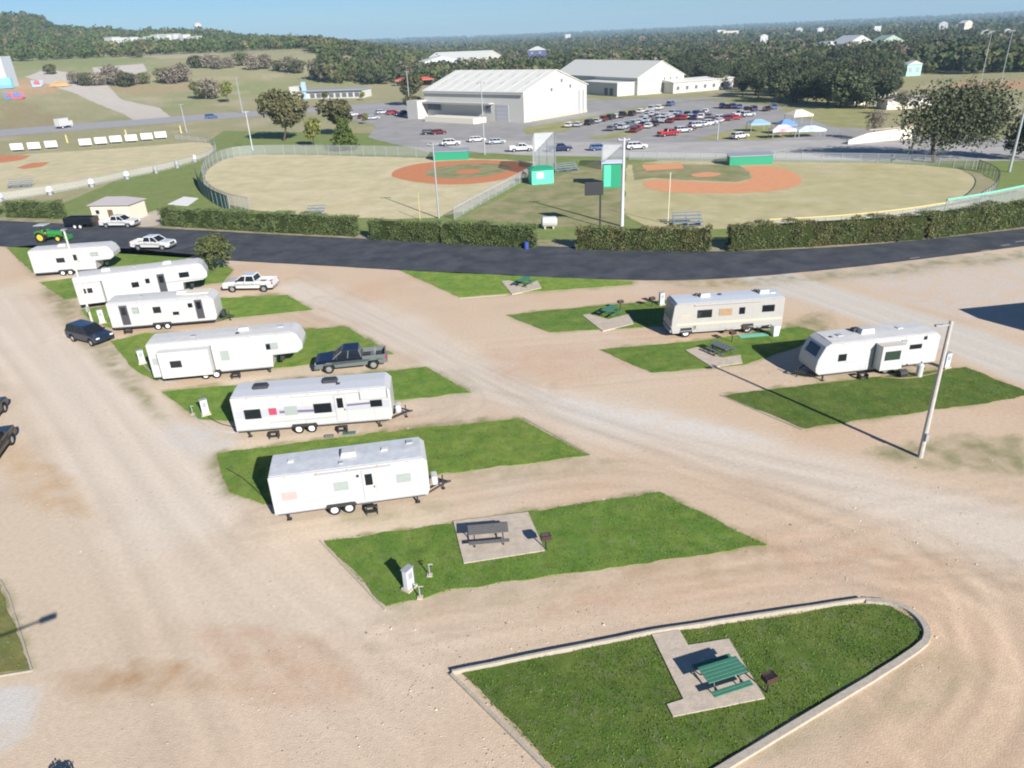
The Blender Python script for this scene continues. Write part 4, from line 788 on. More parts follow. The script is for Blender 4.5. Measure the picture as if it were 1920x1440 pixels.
cord('black power cable from the pedestal to the plum-striped trailer', [(390, 782), (410, 795), (430, 800), (460, 806)], CORDM, cat='cable'); cord('pale water hose curling to the plum-striped trailer', [(364, 780), (385, 800), (420, 812), (455, 812)], HOSEM); cord('black power cable behind the nearest trailer', [(425, 880), (460, 900), (490, 930), (520, 955)], CORDM, cat='cable')
cord('brown drain hose lying under the raked trailer', [(1650, 708), (1700, 712), (1750, 702), (1772, 694)], BROWNH, 0.05); cord('pale hose lying at the tail of the blue pickup camper', [(268, 684), (285, 700), (300, 716), (330, 720)], HOSEM)
# belongings by the motorhome and the raked trailer
t = thing('waste_bin', 'white wheelie bin standing at the rear of the beige motorhome', 'bin', G(1452, 630), 0.2); a = MB(); a.hexa([(-.25, -.25, 0.06), (.25, -.25, 0.06), (.25, .25, 0.06), (-.25, .25, 0.06)], [(-.33, -.33, 1), (.33, -.33, 1), (.33, .33, 1), (-.33, .33, 1)]); a.build('tub', mat('pale_green_plastic', (0.6, 0.68, 0.62), 0.4), t, bevel=0.03); a = MB(); a.box(-.36, .36, -.36, .4, 1.0, 1.06); a.build('lid', WHITE, t, bevel=0.02)
for s in (-1, 1): wheel(t, s * 0.22, 0.28, 0.11, 0.06, TRIM)
t = thing('gas_cylinder', 'white upright gas cylinder beside the wheels of the raked trailer', 'gas cylinder', G(1722, 706), 0); a = MB(); a.cyl((0, 0, 0.03), (0, 0, 1.0), 0.24, n=14); a.cyl((0, 0, 1.0), (0, 0, 1.15), 0.24, 0.1, n=14); a.build('tank', WHITE, t, smooth=False); pole_of(t, 'valve', (0, 0, 1.15), (0, 0, 1.27), 0.05, DARKMETAL)
t = thing('water_barrel', 'dark barrel lying beside the wheels of the raked trailer', 'barrel', G(1690, 706), 0.3); a = MB(); a.cyl((-.35, 0, .3), (.35, 0, .3), .29, n=14); a.build('drum', DARKMETAL, t, bevel=0.02); a = MB(); a.cyl((-.2, 0, .3), (-.17, 0, .3), .3, n=14); a.cyl((.17, 0, .3), (.2, 0, .3), .3, n=14); a.build('hoop', TRIM, t)
def camp_chair(label, p, rz, m):
    t = thing('camp_chair', label, 'chair', (p.x, p.y, 0.03), rz, 'folding chairs by the motorhome'); a = MB(); a.box(-.26, .26, -.24, .24, .42, .45); a.build('seat', m, t); a = MB(); a.hexa([(-.26, .22, .45), (.26, .22, .45), (.26, .25, .45), (-.26, .25, .45)], [(-.26, .36, .95), (.26, .36, .95), (.26, .39, .95), (-.26, .39, .95)]); a.build('backrest', m, t)
    for sx in (-.25, .25):
        for sy in (-.22, .22): pole_of(t, 'leg', (sx, sy, 0), (sx, -sy * 0.6, .62), .014, DARKMETAL, 5)
CH = mat('brown_canvas', (0.16, 0.10, 0.08), 0.9)
camp_chair('left brown folding chair in front of the motorhome', G(1366, 628), 0.4, CH); camp_chair('middle brown folding chair in front of the motorhome', G(1398, 625), 2.6, CH); camp_chair('dark folding chair in front of the motorhome beside the green mat', G(1420, 622), 1.2, GREYW)
o = MB(); p = G(1412, 630); o.cbox((p.x, p.y, 0.065), (2.6, 0.7, 0.02), 0.1); tag(o.build('ground_mat', mat('turquoise_mat', (0.16, 0.42, 0.34), 0.8, var=0.15)), 'turquoise mat on the grass before the motorhome', 'mat')
o = MB(); p = G(655, 812); o.cbox((p.x, p.y, 0.025), (0.9, 0.45, 0.02), 0.1); tag(o.build('door_mat', mat('dark_green_mat', (0.08, 0.15, 0.13), 0.9, var=0.2)), 'dark green door mat before the plum-striped trailer', 'mat')
o = MB(); p = G(618, 820); o.cbox((p.x, p.y, 0.11), (0.6, 0.25, 0.18), 0.1); tag(o.build('leveling_block', GREYW, bevel=0.02), 'dark wooden block lying before the plum-striped trailer', 'block')
# ================================================================== LEAVES: hedges, trees
LEAFG = mat('hedge_leaf', (0.105, 0.14, 0.045), 0.7, leaf=True, rnd=0.12, var=0.25, vs=0.3)
LEAFR = mat('hedge_leaf_reddish', (0.096, 0.128, 0.042), 0.7, leaf=True, rnd=0.12, var=0.25, vs=0.3, col2=(0.135, 0.12, 0.045))
OAK = mat('oak_leaf', (0.052, 0.066, 0.026), 0.75, leaf=True, rnd=0.45); OAKB = mat('olive_leaf', (0.095, 0.095, 0.035), 0.75, leaf=True, rnd=0.25); BARE = mat('bare_twig', (0.20, 0.17, 0.13), 0.85, leaf=True, rnd=0.2)
BROWN = mat('russet_leaf', (0.10, 0.096, 0.045), 0.8, leaf=True, rnd=0.2); LIME = mat('lime_leaf', (0.16, 0.17, 0.035), 0.75, leaf=True); CEDAR = mat('cedar_leaf', (0.085, 0.12, 0.028), 0.8, leaf=True, rnd=0.2)
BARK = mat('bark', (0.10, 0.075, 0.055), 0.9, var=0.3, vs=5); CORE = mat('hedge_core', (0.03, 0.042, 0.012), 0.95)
def quads(P, s, rg, N=None, loose=0.8):
    """one leaf-sized quad per point, random orientation or facing roughly along N"""
    n = len(P); u = rg.normal(size=(n, 3))
    if N is not None:
        N = N + rg.normal(size=(n, 3)) * loose; N = N / np.linalg.norm(N, axis=1)[:, None]; u = u - N * (u * N).sum(1)[:, None]
    u /= np.linalg.norm(u, axis=1)[:, None]; w = rg.normal(size=(n, 3)) if N is None else np.cross(N, u); w -= u * (u * w).sum(1)[:, None]; w /= np.linalg.norm(w, axis=1)[:, None]
    s = np.broadcast_to(s, (n,))[:, None] * rg.uniform(0.6, 1.3, (n, 1)); u = u * s; w = w * s * rg.uniform(0.5, 1.0, (n, 1))
    V = np.stack([P - u, P + w, P + u, P - w], 1).reshape(-1, 3); return V, np.arange(4 * n).reshape(n, 4)
def crown_mesh(name, lobes, n, s, m, seed, shell=0.55, clump=0.30):
    rg = np.random.default_rng(seed); vol = np.array([l[3] * l[4] * l[5] for l in lobes]); vol = vol ** 0.75; pick = rg.choice(len(lobes), n, p=vol / vol.sum())
    d = rg.normal(size=(n, 3)); d /= np.linalg.norm(d, axis=1)[:, None]; r = shell + (1 - shell) * rg.random(n) ** 0.6; r = r * (1 + rg.normal(0, 0.09, n))
    A_ = np.array(lobes); P = A_[pick, :3] + d * r[:, None] * A_[pick, 3:6]
    # clumping: pull points toward local clump centres so gaps open between them
    k = max(8, n // 28); cen = P[rg.choice(n, k)]; near = np.argmin(((P[:, None, :] - cen[None]) ** 2).sum(-1), 1) if n * k < 4e6 else rg.integers(0, k, n)
    P = P + (cen[near] - P) * clump
    var = np.clip(rg.normal(0.45, 0.2, n) + (rg.random(k)[near] - 0.5) * 0.5, 0, 1)
    V, F = quads(P, s, rg, d, 0.75); return np_mesh(name, V, F, m, attr=np.repeat(var, 4))
def trunk_mesh(h, r, lobes, seed, m=BARK):
    rg = random.Random(seed); mb = MB(); p = Vector((0, 0, -0.1)); pts = [p]
    for i in range(3): p = p + Vector((rg.uniform(-.12, .12) * h, rg.uniform(-.12, .12) * h, h / 3)); pts.append(p)
    for i in range(3): mb.cyl(pts[i], pts[i + 1], r * (1 - 0.2 * i), r * (0.8 - 0.2 * i), 7)
    for l in lobes[:7]: mb.cyl(pts[2], (l[0], l[1], l[2]), r * 0.4, r * 0.12, 5)
    me = mb.mesh('trunk'); me.materials.append(m); return me
def lobes_round(h, w, seed, k=8, base=0.3):
    rg = random.Random(seed); L = []
    for i in range(k):
        a = rg.uniform(0, 6.28); q = rg.uniform(0.1, 0.62) * w / 2; z = h * rg.uniform(base + 0.2, 0.8); s = w * rg.uniform(0.2, 0.32)
        L.append((q * math.cos(a), q * math.sin(a), z, s, s, s * rg.uniform(0.65, 0.9)))
    L.append((0, 0, h * 0.72, w * 0.3, w * 0.3, h * 0.27)); return L
def lobes_cone(h, w, k=6): return [(0, 0, h * (0.14 + 0.8 * i / k), w * 0.5 * (1 - 0.82 * i / k), w * 0.5 * (1 - 0.82 * i / k), h * 0.13) for i in range(k)]
_tp = {}
def tree_proto(key, h, w, n, s, m, seed, shape='round', base=0.3, tr=0.16, shell=0.5, k=8, lobes=None, clump=0.30):
    L = lobes or (lobes_round(h, w, seed, k, base) if shape == 'round' else lobes_cone(h, w))
    _tp[key] = (crown_mesh('crown', L, n, s, m, seed, shell, clump), trunk_mesh(h * 0.6, tr, L, seed)); return _tp[key]
def tree(key, label, p, rz=None, sc=1.0, name='tree', cat='tree', group=None):
    c_, t_ = _tp[key]; t = thing(name, label, cat, p, random.uniform(0, 6.28) if rz is None else rz, group); t.scale = (sc * random.uniform(0.92, 1.08), sc * random.uniform(0.92, 1.08), sc)
    link('crown', c_, None, t); link('trunk', t_, None, t); return t
def hedge(label, a, b, h, w, m, seed):
    """clipped hedge between two base points"""
    a = Vector(a[:2]); b = Vector(b[:2]); L = (b - a).length; ang = math.atan2(b.y - a.y, b.x - a.x); t = thing('hedge', label, 'hedge', (a.x, a.y, 0), ang, 'clipped hedges along the road')
    rg = np.random.default_rng(seed); n = int(L * (2 * h + w) * 150); f = rg.random(n) * (2 * h + w); x = rg.uniform(-0.05, L + 0.05, n)
    y = np.where(f < h, 0, np.where(f < h + w, f - h, w)); z = np.where(f < h, f, np.where(f < h + w, h, f - h - w)); e = int(h * w * 150); 
    x = np.concatenate([x, np.zeros(e), np.full(e, L)]); y = np.concatenate([y, rg.uniform(0, w, 2 * e)]); z = np.concatenate([z, rg.uniform(0, h, 2 * e)])
    top = fbm(x + seed * 9, y * 0 + 5, 1.8, 3) - 0.5; z = z * (1 + top * 0.34); y = y + (fbm(x + seed * 5, z, 1.6, 3) - 0.5) * 0.9; P = np.stack([x, y, z + 0.05], 1) + rg.normal(0, 0.09, (len(x), 3))
    hole = fbm(x + seed * 31, z * 1.5, 0.9, 2); k = hole < 0.66; P = P[k]; var = np.clip(fbm(P[:, 0], P[:, 2] + seed, 0.8, 3) * 1.1 - 0.1 + rg.normal(0, 0.08, len(P)), 0, 1)
    V, F = quads(P, 0.075, rg); link('foliage', np_mesh('foliage', V, F, m, attr=np.repeat(var, 4)), None, t)
    c_ = MB(); c_.box(0.12, L - 0.12, 0.14, w - 0.14, 0, h - 0.16); c_.build('dark_core', CORE, t, bevel=0.1)  # dark green filler box; stops see-through and darkens the gaps between leaves
hw_ = 1.5
for i, (lb, a, b, h) in enumerate((
    ('short clipped hedge left of the beige stone hut', (14, 408), (112, 410), 2.6), ('long hedge right of the hut, left half', (303, 424), (512, 437), 2.7), ('long hedge right of the hut, right half ending at a gap', (516, 437), (667, 444), 2.7),
    ('hedge right of the first gap, under the tall grey pole', (691, 449), (822, 456), 2.6), ('hedge left of the white tank gap', (829, 457), (1002, 466), 2.7), ('reddish-topped hedge right of the white tank', (1080, 469), (1331, 473), 2.7),
    ('long hedge in front of the right outfield, nearer half', (1368, 472), (1733, 450), 3.0), ('curving hedge at the far right beside the green-capped fence', (1740, 449), (1935, 424), 3.2), ('hedge stub at the left edge of the road', (-60, 402), (-8, 404), 2.5))):
    hedge(lb, G(*a), G(*b), h, hw_, LEAFR if i in (5, 6, 7) else LEAFG, i + 1)

tree_proto('yard', 4.6, 5.4, 5200, 0.13, mat('dark_yard_leaf', (0.07, 0.085, 0.022), 0.75, leaf=True), 3, base=0.18, k=10)
tree('yard', 'round dark green tree beside the nose of the longest camper', G(402, 508), 0.4)
tree_proto('bush', 1.6, 2.4, 900, 0.10, LEAFG, 4, base=0.0, tr=0.05)
tree('bush', 'low dark bush at the bottom left corner of the gravel', G(116, 1476), 1.0, 0.42, 'bush', 'bush')

# ================================================================== POLES
p = G(1725, 857); t = thing('utility_pole', 'leaning grey wooden pole on the gravel right of the raked trailer', 'pole', p, 0); a = MB(); a.cyl((0, 0, -0.2), (-0.06, 0, 9.2), 0.17, 0.11, 10); a.build('shaft', POLEGREY, t, smooth=False)
a = MB(); a.box(-0.55, 0.05, -0.05, 0.05, 8.9, 9.0); a.build('lamp_arm', GALV, t); a = MB(); a.box(-0.95, -0.5, -0.12, 0.12, 8.86, 8.98); a.build('lamp_head', GREYTRIM, t, bevel=0.03); a = MB(); a.box(-0.09, 0.09, -0.3, -0.15, 1.3, 1.8); a.build('meter_box', GREYTRIM, t)
p = G(173, 604); t = thing('utility_pole', 'slim pale pole rising between the campers of the left row', 'pole', p, 0); a = MB(); a.cyl((0, 0, -0.2), (0, 0, 9.6), 0.11, 0.08, 10); a.build('shaft', mat('pale_pole', (0.56, 0.52, 0.46), 0.8, var=0.1), t); a = MB(); a.box(-0.2, 0.2, -0.2, 0.2, 9.6, 9.72); a.build('cap', GALV, t); a = MB(); a.box(-0.12, 0.12, -0.25, -0.1, 1.2, 1.75); a.build('meter_box', GREYTRIM, t)
# street lamp standing just outside the lower left corner; the shadow of its arm and head falls into the view
hz_ = 8.0; S0 = G(95, 1157); S1 = G(0, 1192); off = Vector((math.sin(SUN_AZ), -math.cos(SUN_AZ), 0)) * (hz_ / math.tan(SUN_EL)); ad = (S1 - S0).normalized(); hd = S0 + off; base = hd + ad * 3.6
t = thing('street_lamp', 'street lamp just outside the lower left corner, its arm shadow lies on gravel', 'street lamp', base, 0); q = hd - base
a = MB(); a.cyl((0, 0, 0), (0, 0, 7.9), 0.10, 0.07, 10); a.build('post', DARKMETAL, t); a = MB(); a.tube([(0, 0, 7.85), (q.x * 0.4, q.y * 0.4, 8.0), (q.x * 0.88, q.y * 0.88, 8.0)], 0.05, 8); a.build('arm', DARKMETAL, t)
an = math.atan2(q.y, q.x); a = MB(); a.cbox((q.x * 0.97, q.y * 0.97, 8.0), (0.75, 0.3, 0.14), an); a.build('lamp_head', mat('slate_lamp_head', (0.06, 0.07, 0.09), 0.5), t, bevel=0.04); a = MB(); a.cbox((q.x * 0.97, q.y * 0.97, 7.92), (0.4, 0.18, 0.02), an); a.build('lens', LAMPGLASS, t)
def light_pole(label, px, h, r=0.2, n=4, m=GALV):
    p = G(*px); t = thing('floodlight_pole', label, 'light pole', p, 0, 'floodlight poles of the ball fields'); a = MB(); a.cyl((0, 0, 0), (0, 0, h), r, r * 0.55, 10); a.build('shaft', m, t)
    a = MB(); a.box(-0.8, 0.8, -0.05, 0.05, h - 0.3, h - 0.2); a.build('cross_arm', m, t)
    for i in range(3): x = -0.7 + 0.7 * i; a = MB(); a.cyl((x, 0, h - 0.15), (x, 0.3, h - 0.32), 0.12, 0.18, 8); a.build('floodlight', GREYTRIM, t)
light_pole('tall slim grey floodlight pole behind the hedge in the dry field', (823, 409), 11.2, 0.16); light_pole('thick pale floodlight pole between the two ball fields', (1166, 424), 12.0, 0.27, 4, mat('pale_galvanised', (0.50, 0.52, 0.55), 0.5)); light_pole('grey floodlight pole at the far right outfield corner', (1892, 322), 17, 0.24)
light_pole('floodlight pole in front of the long arena wall', (909, 290), 16, 0.16); light_pole('floodlight pole behind the right ball field', (1345, 262), 6, 0.16); light_pole('floodlight pole on the far left ball field fence', (350, 248), 9, 0.2); light_pole('white floodlight pole at the corner of the dry outfield', (474, 282), 10, 0.16, 4, mat('pale_galvanised', (0.58, 0.60, 0.63), 0.5)); light_pole('floodlight pole left of the long arena', (770, 215), 15, 0.2); light_pole('floodlight pole at the far highway bend', (455, 212), 14, 0.2)
light_pole('floodlight pole over the far right meadow, left one', (1835, 172), 20, 0.14); light_pole('floodlight pole over the far right meadow, right one', (1872, 174), 20, 0.14)
p = G(1125, 424); t = thing('dark_panel', 'black panel on a tall dark post beside the green shed', 'sign', p, 0); a = MB(); a.cyl((0, 0, 0), (0, 0, 5.6), 0.13); a.build('post', TRIM, t); a = MB(); a.box(-2.2, 0.4, -0.12, 0.12, 4.4, 6.2); a.build('panel', TRIM, t, bevel=0.03)  # plain black panel on a dark post, left of the green shed
YEL = mat('yellow_paint', (0.50, 0.43, 0.20), 0.6)
for i, (lb, px) in enumerate((('left', (127, 268)), ('middle', (238, 258)), ('right', (340, 250)))):
    o = MB(); p = G(*px); o.cyl((0, 0, 0), (0, 0, 2.4), 0.3, 0.22, 8); o.cyl((0, 0, 2.4), (0, 0, 2.55), 0.12, 0.1, 8); o = o.build('yellow_post', YEL); o.location = p; tag(o, lb + ' stubby yellow post on the verge below the highway', 'post', 'yellow posts by the highway')
o = MB(); p = G(788, 412); o.cyl((0, 0, 0), (0, 0, 4), 0.06, n=8); o.cyl((0, 0, 4), (0, 0, 4.1), 0.1, n=8); o = o.build('foul_pole', YEL); o.location = p; tag(o, 'yellow foul pole left of the slim floodlight pole', 'pole')
o = MB(); p = G(1252, 420); o.cyl((0, 0, 0), (0, 0, 7), 0.07, n=8); o.cyl((0, 0, 7), (0, 0, 7.1), 0.12, n=8); o = o.build('foul_pole', mat('pale_yellow', (0.6, 0.56, 0.4), 0.6)); o.location = p; tag(o, 'pale foul pole behind the reddish-topped hedge', 'pole')

# ================================================================== FENCES
CHAIN = mat('chain_link', (0.50, 0.52, 0.53), 0.5, alpha=0.30); CHAIND = mat('dense_chain_link', (0.42, 0.44, 0.45), 0.5, alpha=0.36); BSTOP = mat('backstop_mesh', (0.55, 0.57, 0.59), 0.5, alpha=0.6); GREENSCREEN = mat('green_windscreen', (0.008, 0.11, 0.10), 0.7); TEAL = mat('teal_rail_cap', (0.18, 0.52, 0.40), 0.6); YELCAP = mat('yellow_rail_cap', (0.55, 0.47, 0.20), 0.7)
_post = {}
def fence(label, pts, h, panel=CHAIN, cap=GALV, sp=3.0, post=GALV, caph=0.05, name='chain_link_fence'):
    L = resample(pts, sp, False); o0 = L[0]; t = thing(name, label, 'fence', (o0.x, o0.y, 0)); key = (h, post.name)
    if key not in _post:
        a = MB(); a.cyl((0, 0, 0), (0, 0, h + 0.05), 0.05, n=6); _post[key] = a.mesh('post'); _post[key].materials.append(post)
    a = MB(); c_ = MB()
    for i, (p, q) in enumerate(zip(L[:-1], L[1:])):
        a.add([(p.x - o0.x, p.y - o0.y, 0.03), (q.x - o0.x, q.y - o0.y, 0.03), (q.x - o0.x, q.y - o0.y, h), (p.x - o0.x, p.y - o0.y, h)], [(0, 1, 2, 3)]); c_.cyl((p.x - o0.x, p.y - o0.y, h), (q.x - o0.x, q.y - o0.y, h), caph, n=6)
    for p in L: k = link('post', _post[key], None, t); k.location = (p.x - o0.x, p.y - o0.y, 0)
    bm_ = a.build('mesh_panel', panel, t); c_.build('top_rail', cap, t); return t
sm = lambda *px: smooth_line(GP(*px))
fence('curved grey chain-link fence round the dry outfield', sm((470, 398), (425, 388), (393, 368), (380, 340), (388, 318), (420, 298), (470, 290), (640, 291), (815, 296)), 2.4, CHAIND)
fence('dark green windscreen on the left bend of the dry outfield fence', sm((432, 396), (396, 380), (375, 356), (370, 338)), 2.5, GREENSCREEN, TRIM)
fence('grey fence running diagonally from the hedge to the backstop', GP((852, 412), (930, 368), (1004, 328)), 2.0, CHAIND)
fence('low fence curving round the far left ball field', sm((-60, 388), (0, 378), (95, 364), (175, 349), (240, 334), (300, 322), (345, 311), (392, 296), (408, 284), (400, 268), (330, 262)), 1.6, CHAIN)
fence('grey fence behind the right ball field', GP((1180, 300), (1370, 304)), 1.8, CHAIN); fence('grey fence behind the right outfield along the lane', sm((1445, 304), (1600, 305), (1720, 308), (1830, 318)), 1.8, CHAIN)
fence('dark fence bend at the right end of the outfield', sm((1832, 319), (1866, 334), (1872, 350), (1858, 370), (1835, 384)), 1.8, CHAIN, TRIM, post=DARKMETAL)
fence('teal-capped fence above the curving hedge', sm((1770, 402), (1840, 390), (1895, 378), (1960, 364)), 2.0, CHAIN, TEAL, caph=0.16)
fence('yellow-capped fence along the front of the right outfield', sm((1440, 434), (1560, 428), (1680, 416), (1768, 402)), 1.6, CHAIN, YELCAP, caph=0.10)
fence('tall pale mesh backstop behind the home plate of the dry field', GP((1000, 330), (1003, 316), (1040, 314), (1042, 326)), 7.0, BSTOP, name='backstop', sp=2.5)
fence('low pale mesh backstop beside the thick pole', GP((1128, 318), (1131, 308), (1168, 308), (1172, 318)), 4.0, BSTOP, name='backstop', sp=2.5)

# ================================================================== FIELD BUILDINGS
DGREEN = mat('dugout_green', (0.02, 0.27, 0.145), 0.5, var=0.06); BGREEN = mat('bright_green_sheet', (0.10, 0.55, 0.36), 0.4, var=0.1)
def dugout(label, px, L, D, h, rz):
    p = G(*px); t = thing('dugout', label, 'dugout', p, R(rz), 'green dugouts'); a = MB(); a.box(-L / 2, L / 2, 0, 0.12, 0, h * 0.8); a.build('back_wall', DGREEN, t)
    for x in (-L / 2, L / 2 - 0.12): a = MB(); a.box(x, x + 0.12, 0.12, D, 0, h * 0.85); a.build('end_wall', DGREEN, t)
    a = MB(); a.hexa([(-L / 2 - .2, -.2, h * .85), (L / 2 + .2, -.2, h * .85), (L / 2 + .2, D + .3, h), (-L / 2 - .2, D + .3, h)], [(-L / 2 - .2, -.2, h * .9), (L / 2 + .2, -.2, h * .9), (L / 2 + .2, D + .3, h * 1.05), (-L / 2 - .2, D + .3, h * 1.05)]); a.build('roof', GALV, t)
    a = MB(); a.box(-L / 2 + .3, L / 2 - .3, .3, .7, .4, .48); a.build('bench', GALV, t)
dugout('long green dugout left of the dry field home plate', (846, 300), 8, 2.6, 2.2, -3); dugout('green dugout behind the third base of the right field', (1408, 309), 8.5, 2.4, 2.0, -2)
def shed(label, px, L, D, h, rz, wall, roof, rh=0.8, dr=True, name='shed', cat='shed'):
    p = G(*px); t = thing(name, label, cat, p, R(rz)); a = MB(); a.box(-L / 2, L / 2, 0, D, 0, h); a.build('wall', wall, t)
    a = MB(); e = 0.3; a.prismz([(-L / 2 - e, -e), (L / 2 + e, -e), (L / 2 + e, D + e), (-L / 2 - e, D + e)], h + 0.002, h + 0.1); a.add([(-L / 2 - e, -e, h + .1), (L / 2 + e, -e, h + .1), (L / 2 + e, D + e, h + .1), (-L / 2 - e, D + e, h + .1), (-L / 4, D / 2, h + .1 + rh), (L / 4, D / 2, h + .1 + rh)], [(0, 1, 5, 4), (1, 2, 5), (2, 3, 4, 5), (3, 0, 4)]); a.build('roof', roof, t)
    if dr: a = MB(); a.box(-0.45, 0.45, -0.06, 0, 0, min(2.0, h * .8)); d = a.build('door', mat('brown_door', (0.16, 0.10, 0.06), 0.6), t); a = MB(); a.box(0.3, 0.38, -0.1, -0.06, 0.9, 1.0); a.build('handle', GALV, d)
    return t
STONE = mat('cream_stone', (0.62, 0.56, 0.46), 0.85, var=0.14, vs=1.5); SHINGLE = mat('grey_shingle', (0.36, 0.33, 0.34), 0.85, var=0.12)
t = shed('cream stone hut with grey hipped roof and brown door by the road', (212, 416), 6.8, 4.6, 2.7, -8, STONE, SHINGLE, 0.9); a = MB(); a.box(-2.6, -1.9, -0.04, 0.01, 1.3, 2.0); f = a.build('window', GREYTRIM, t); a = MB(); a.box(-2.52, -1.98, -0.055, -0.04, 1.38, 1.92); a.build('pane', GLASS, f)
t = shed('bright green press box shed beside the thick pale pole', (1147, 352), 3.2, 3.0, 4.2, -6, DGREEN, mat('lavender_roof', (0.55, 0.56, 0.64), 0.5), 0.3, False); a = MB(); a.box(-1.4, -0.2, -0.05, 0, 0.2, 3.9); a.build('wall_panel', BGREEN, t)
t = shed('bright green concession box under the pale mesh backstop', (1018, 345), 4.2, 2.6, 2.6, 12, BGREEN, DGREEN, 0.5, False); a = MB(); a.box(-1.2, 0.2, -0.06, 0, 1.0, 2.2); a.build('serving_hatch', mat('pale_mint', (0.45, 0.8, 0.68), 0.5), t)
t = thing('storage_tank', 'white horizontal tank behind the hedge gap', 'tank', G(1030, 428), R(-5)); a = MB(); a.cyl((-.9, 0, .95), (.9, 0, .95), .75, n=16); a.cyl((.9, 0, .95), (1.15, 0, .95), .75, .4, n=16); a.cyl((-1.15, 0, .95), (-.9, 0, .95), .4, .75, n=16); a.build('tank', WHITE, t)
for s in (-.6, .6): a = MB(); a.box(s - .12, s + .12, -.5, .5, 0, .4); a.build('saddle', CONC, t)
o = MB(); o.cyl((0, 0, 0), (0, 0, .9), .3, n=14); o.cyl((0, 0, .9), (0, 0, .95), .31, n=14); o.cyl((0, 0, .3), (0, 0, .33), .31, n=14); o = o.build('rubbish_barrel', mat('blue_plastic', (0.04, 0.07, 0.3), 0.5)); o.location = G(987, 467); tag(o, 'blue barrel standing before the hedge by the road', 'barrel')
def bleacher(label, px, rz, L=6, m=mat('blue_grey_metal', (0.20, 0.25, 0.32), 0.45, metal=0.3)):
    t = thing('bleachers', label, 'bleachers', G(*px), R(rz), 'blue-grey stands and boards')
    for i in range(4): a = MB(); a.box(-L / 2, L / 2, i * .6, i * .6 + .3, .42 + i * .35, .47 + i * .35); a.build('seat_plank', m, t); a = MB(); a.box(-L / 2, L / 2, i * .6 - .3, i * .6, .1 + i * .35, .14 + i * .35); a.build('foot_plank', m, t)
    for x in (-L / 2 + .3, 0, L / 2 - .3): a = MB(); a.prism([(x - .03, 0), (x + .03, 0), (x + .03, .4), (x - .03, .4)], 0, 2.0); a.cyl((x, 0, .05), (x, 2.0, 1.5), .04, n=5); a.cyl((x, 2.0, 0), (x, 2.0, 1.5), .04, n=5); a.build('support', GALV, t)
bleacher('blue-grey bleachers behind the reddish-topped hedge', (1290, 424), -3, 4.2); bleacher('blue-grey bleachers on the far left ball field', (36, 352), 8, 5); bleacher('small blue-grey bleachers behind the long hedge', (590, 408), -3, 3); bleacher('grey stands right of the tall pale backstop', (1065, 322), 20, 5)
# white panels hung in a row on the far left field
PAN = mat('white_banner', (0.62, 0.62, 0.62), 0.6)
ords = ['first', 'second', 'third', 'fourth', 'fifth', 'sixth', 'seventh', 'eighth', 'ninth', 'tenth', 'eleventh', 'twelfth', 'thirteenth', 'fourteenth', 'fifteenth', 'sixteenth']
for i, px in enumerate(((34, 284), (66, 282), (98, 279), (162, 275), (191, 272), (219, 269), (248, 267), (277, 264), (303, 261))):
    p = G(*px); t = thing('banner_board', ords[i] + ' white board from the left in the row on the far left field', 'board', p, R(8), 'white boards on the far left field'); a = MB(); a.box(-1.75, 1.75, -.05, .05, .5, 2.3); a.build('panel', PAN, t)
    for s in (-1.5, 1.5): pole_of(t, 'post', (s, .08, 0), (s, .08, 2.3), .05, GALV, 6)
for i, px in enumerate(((2, 378), (95, 366), (173, 351), (239, 336), (293, 325), (333, 315), (366, 304))):
    p = G(*px); t = thing('white_drum', ords[i] + ' white-topped drum from the left along the far left field fence', 'drum', p, 0, 'white-topped drums on the fence'); k = 1.0 if i < 4 else 0.8; m = PAN if i in (0, 1, 2, 3, 6) else GREYTRIM
    a = MB(); a.cyl((0, 0, 0), (0, 0, .8), .42 * k, n=12); a.build('barrel', GREYTRIM, t); a = MB(); a.cyl((0, 0, .8), (0, 0, 1.5), .62 * k, .55 * k, n=12); a.cyl((0, 0, 1.5), (0, 0, 1.75), .55 * k, .2 * k, n=12); a.build('lid', m, t)
sheet('concrete_slab', GP((315, 383), (345, 369), (372, 372), (352, 386)), 0.06, mat('white_concrete', (0.68, 0.67, 0.65), 0.8), depth=0.1)
sheet('concrete_slab', GP((250, 408), (300, 392), (330, 404), (290, 424), (262, 424)), 0.02, CONC, depth=0.04)
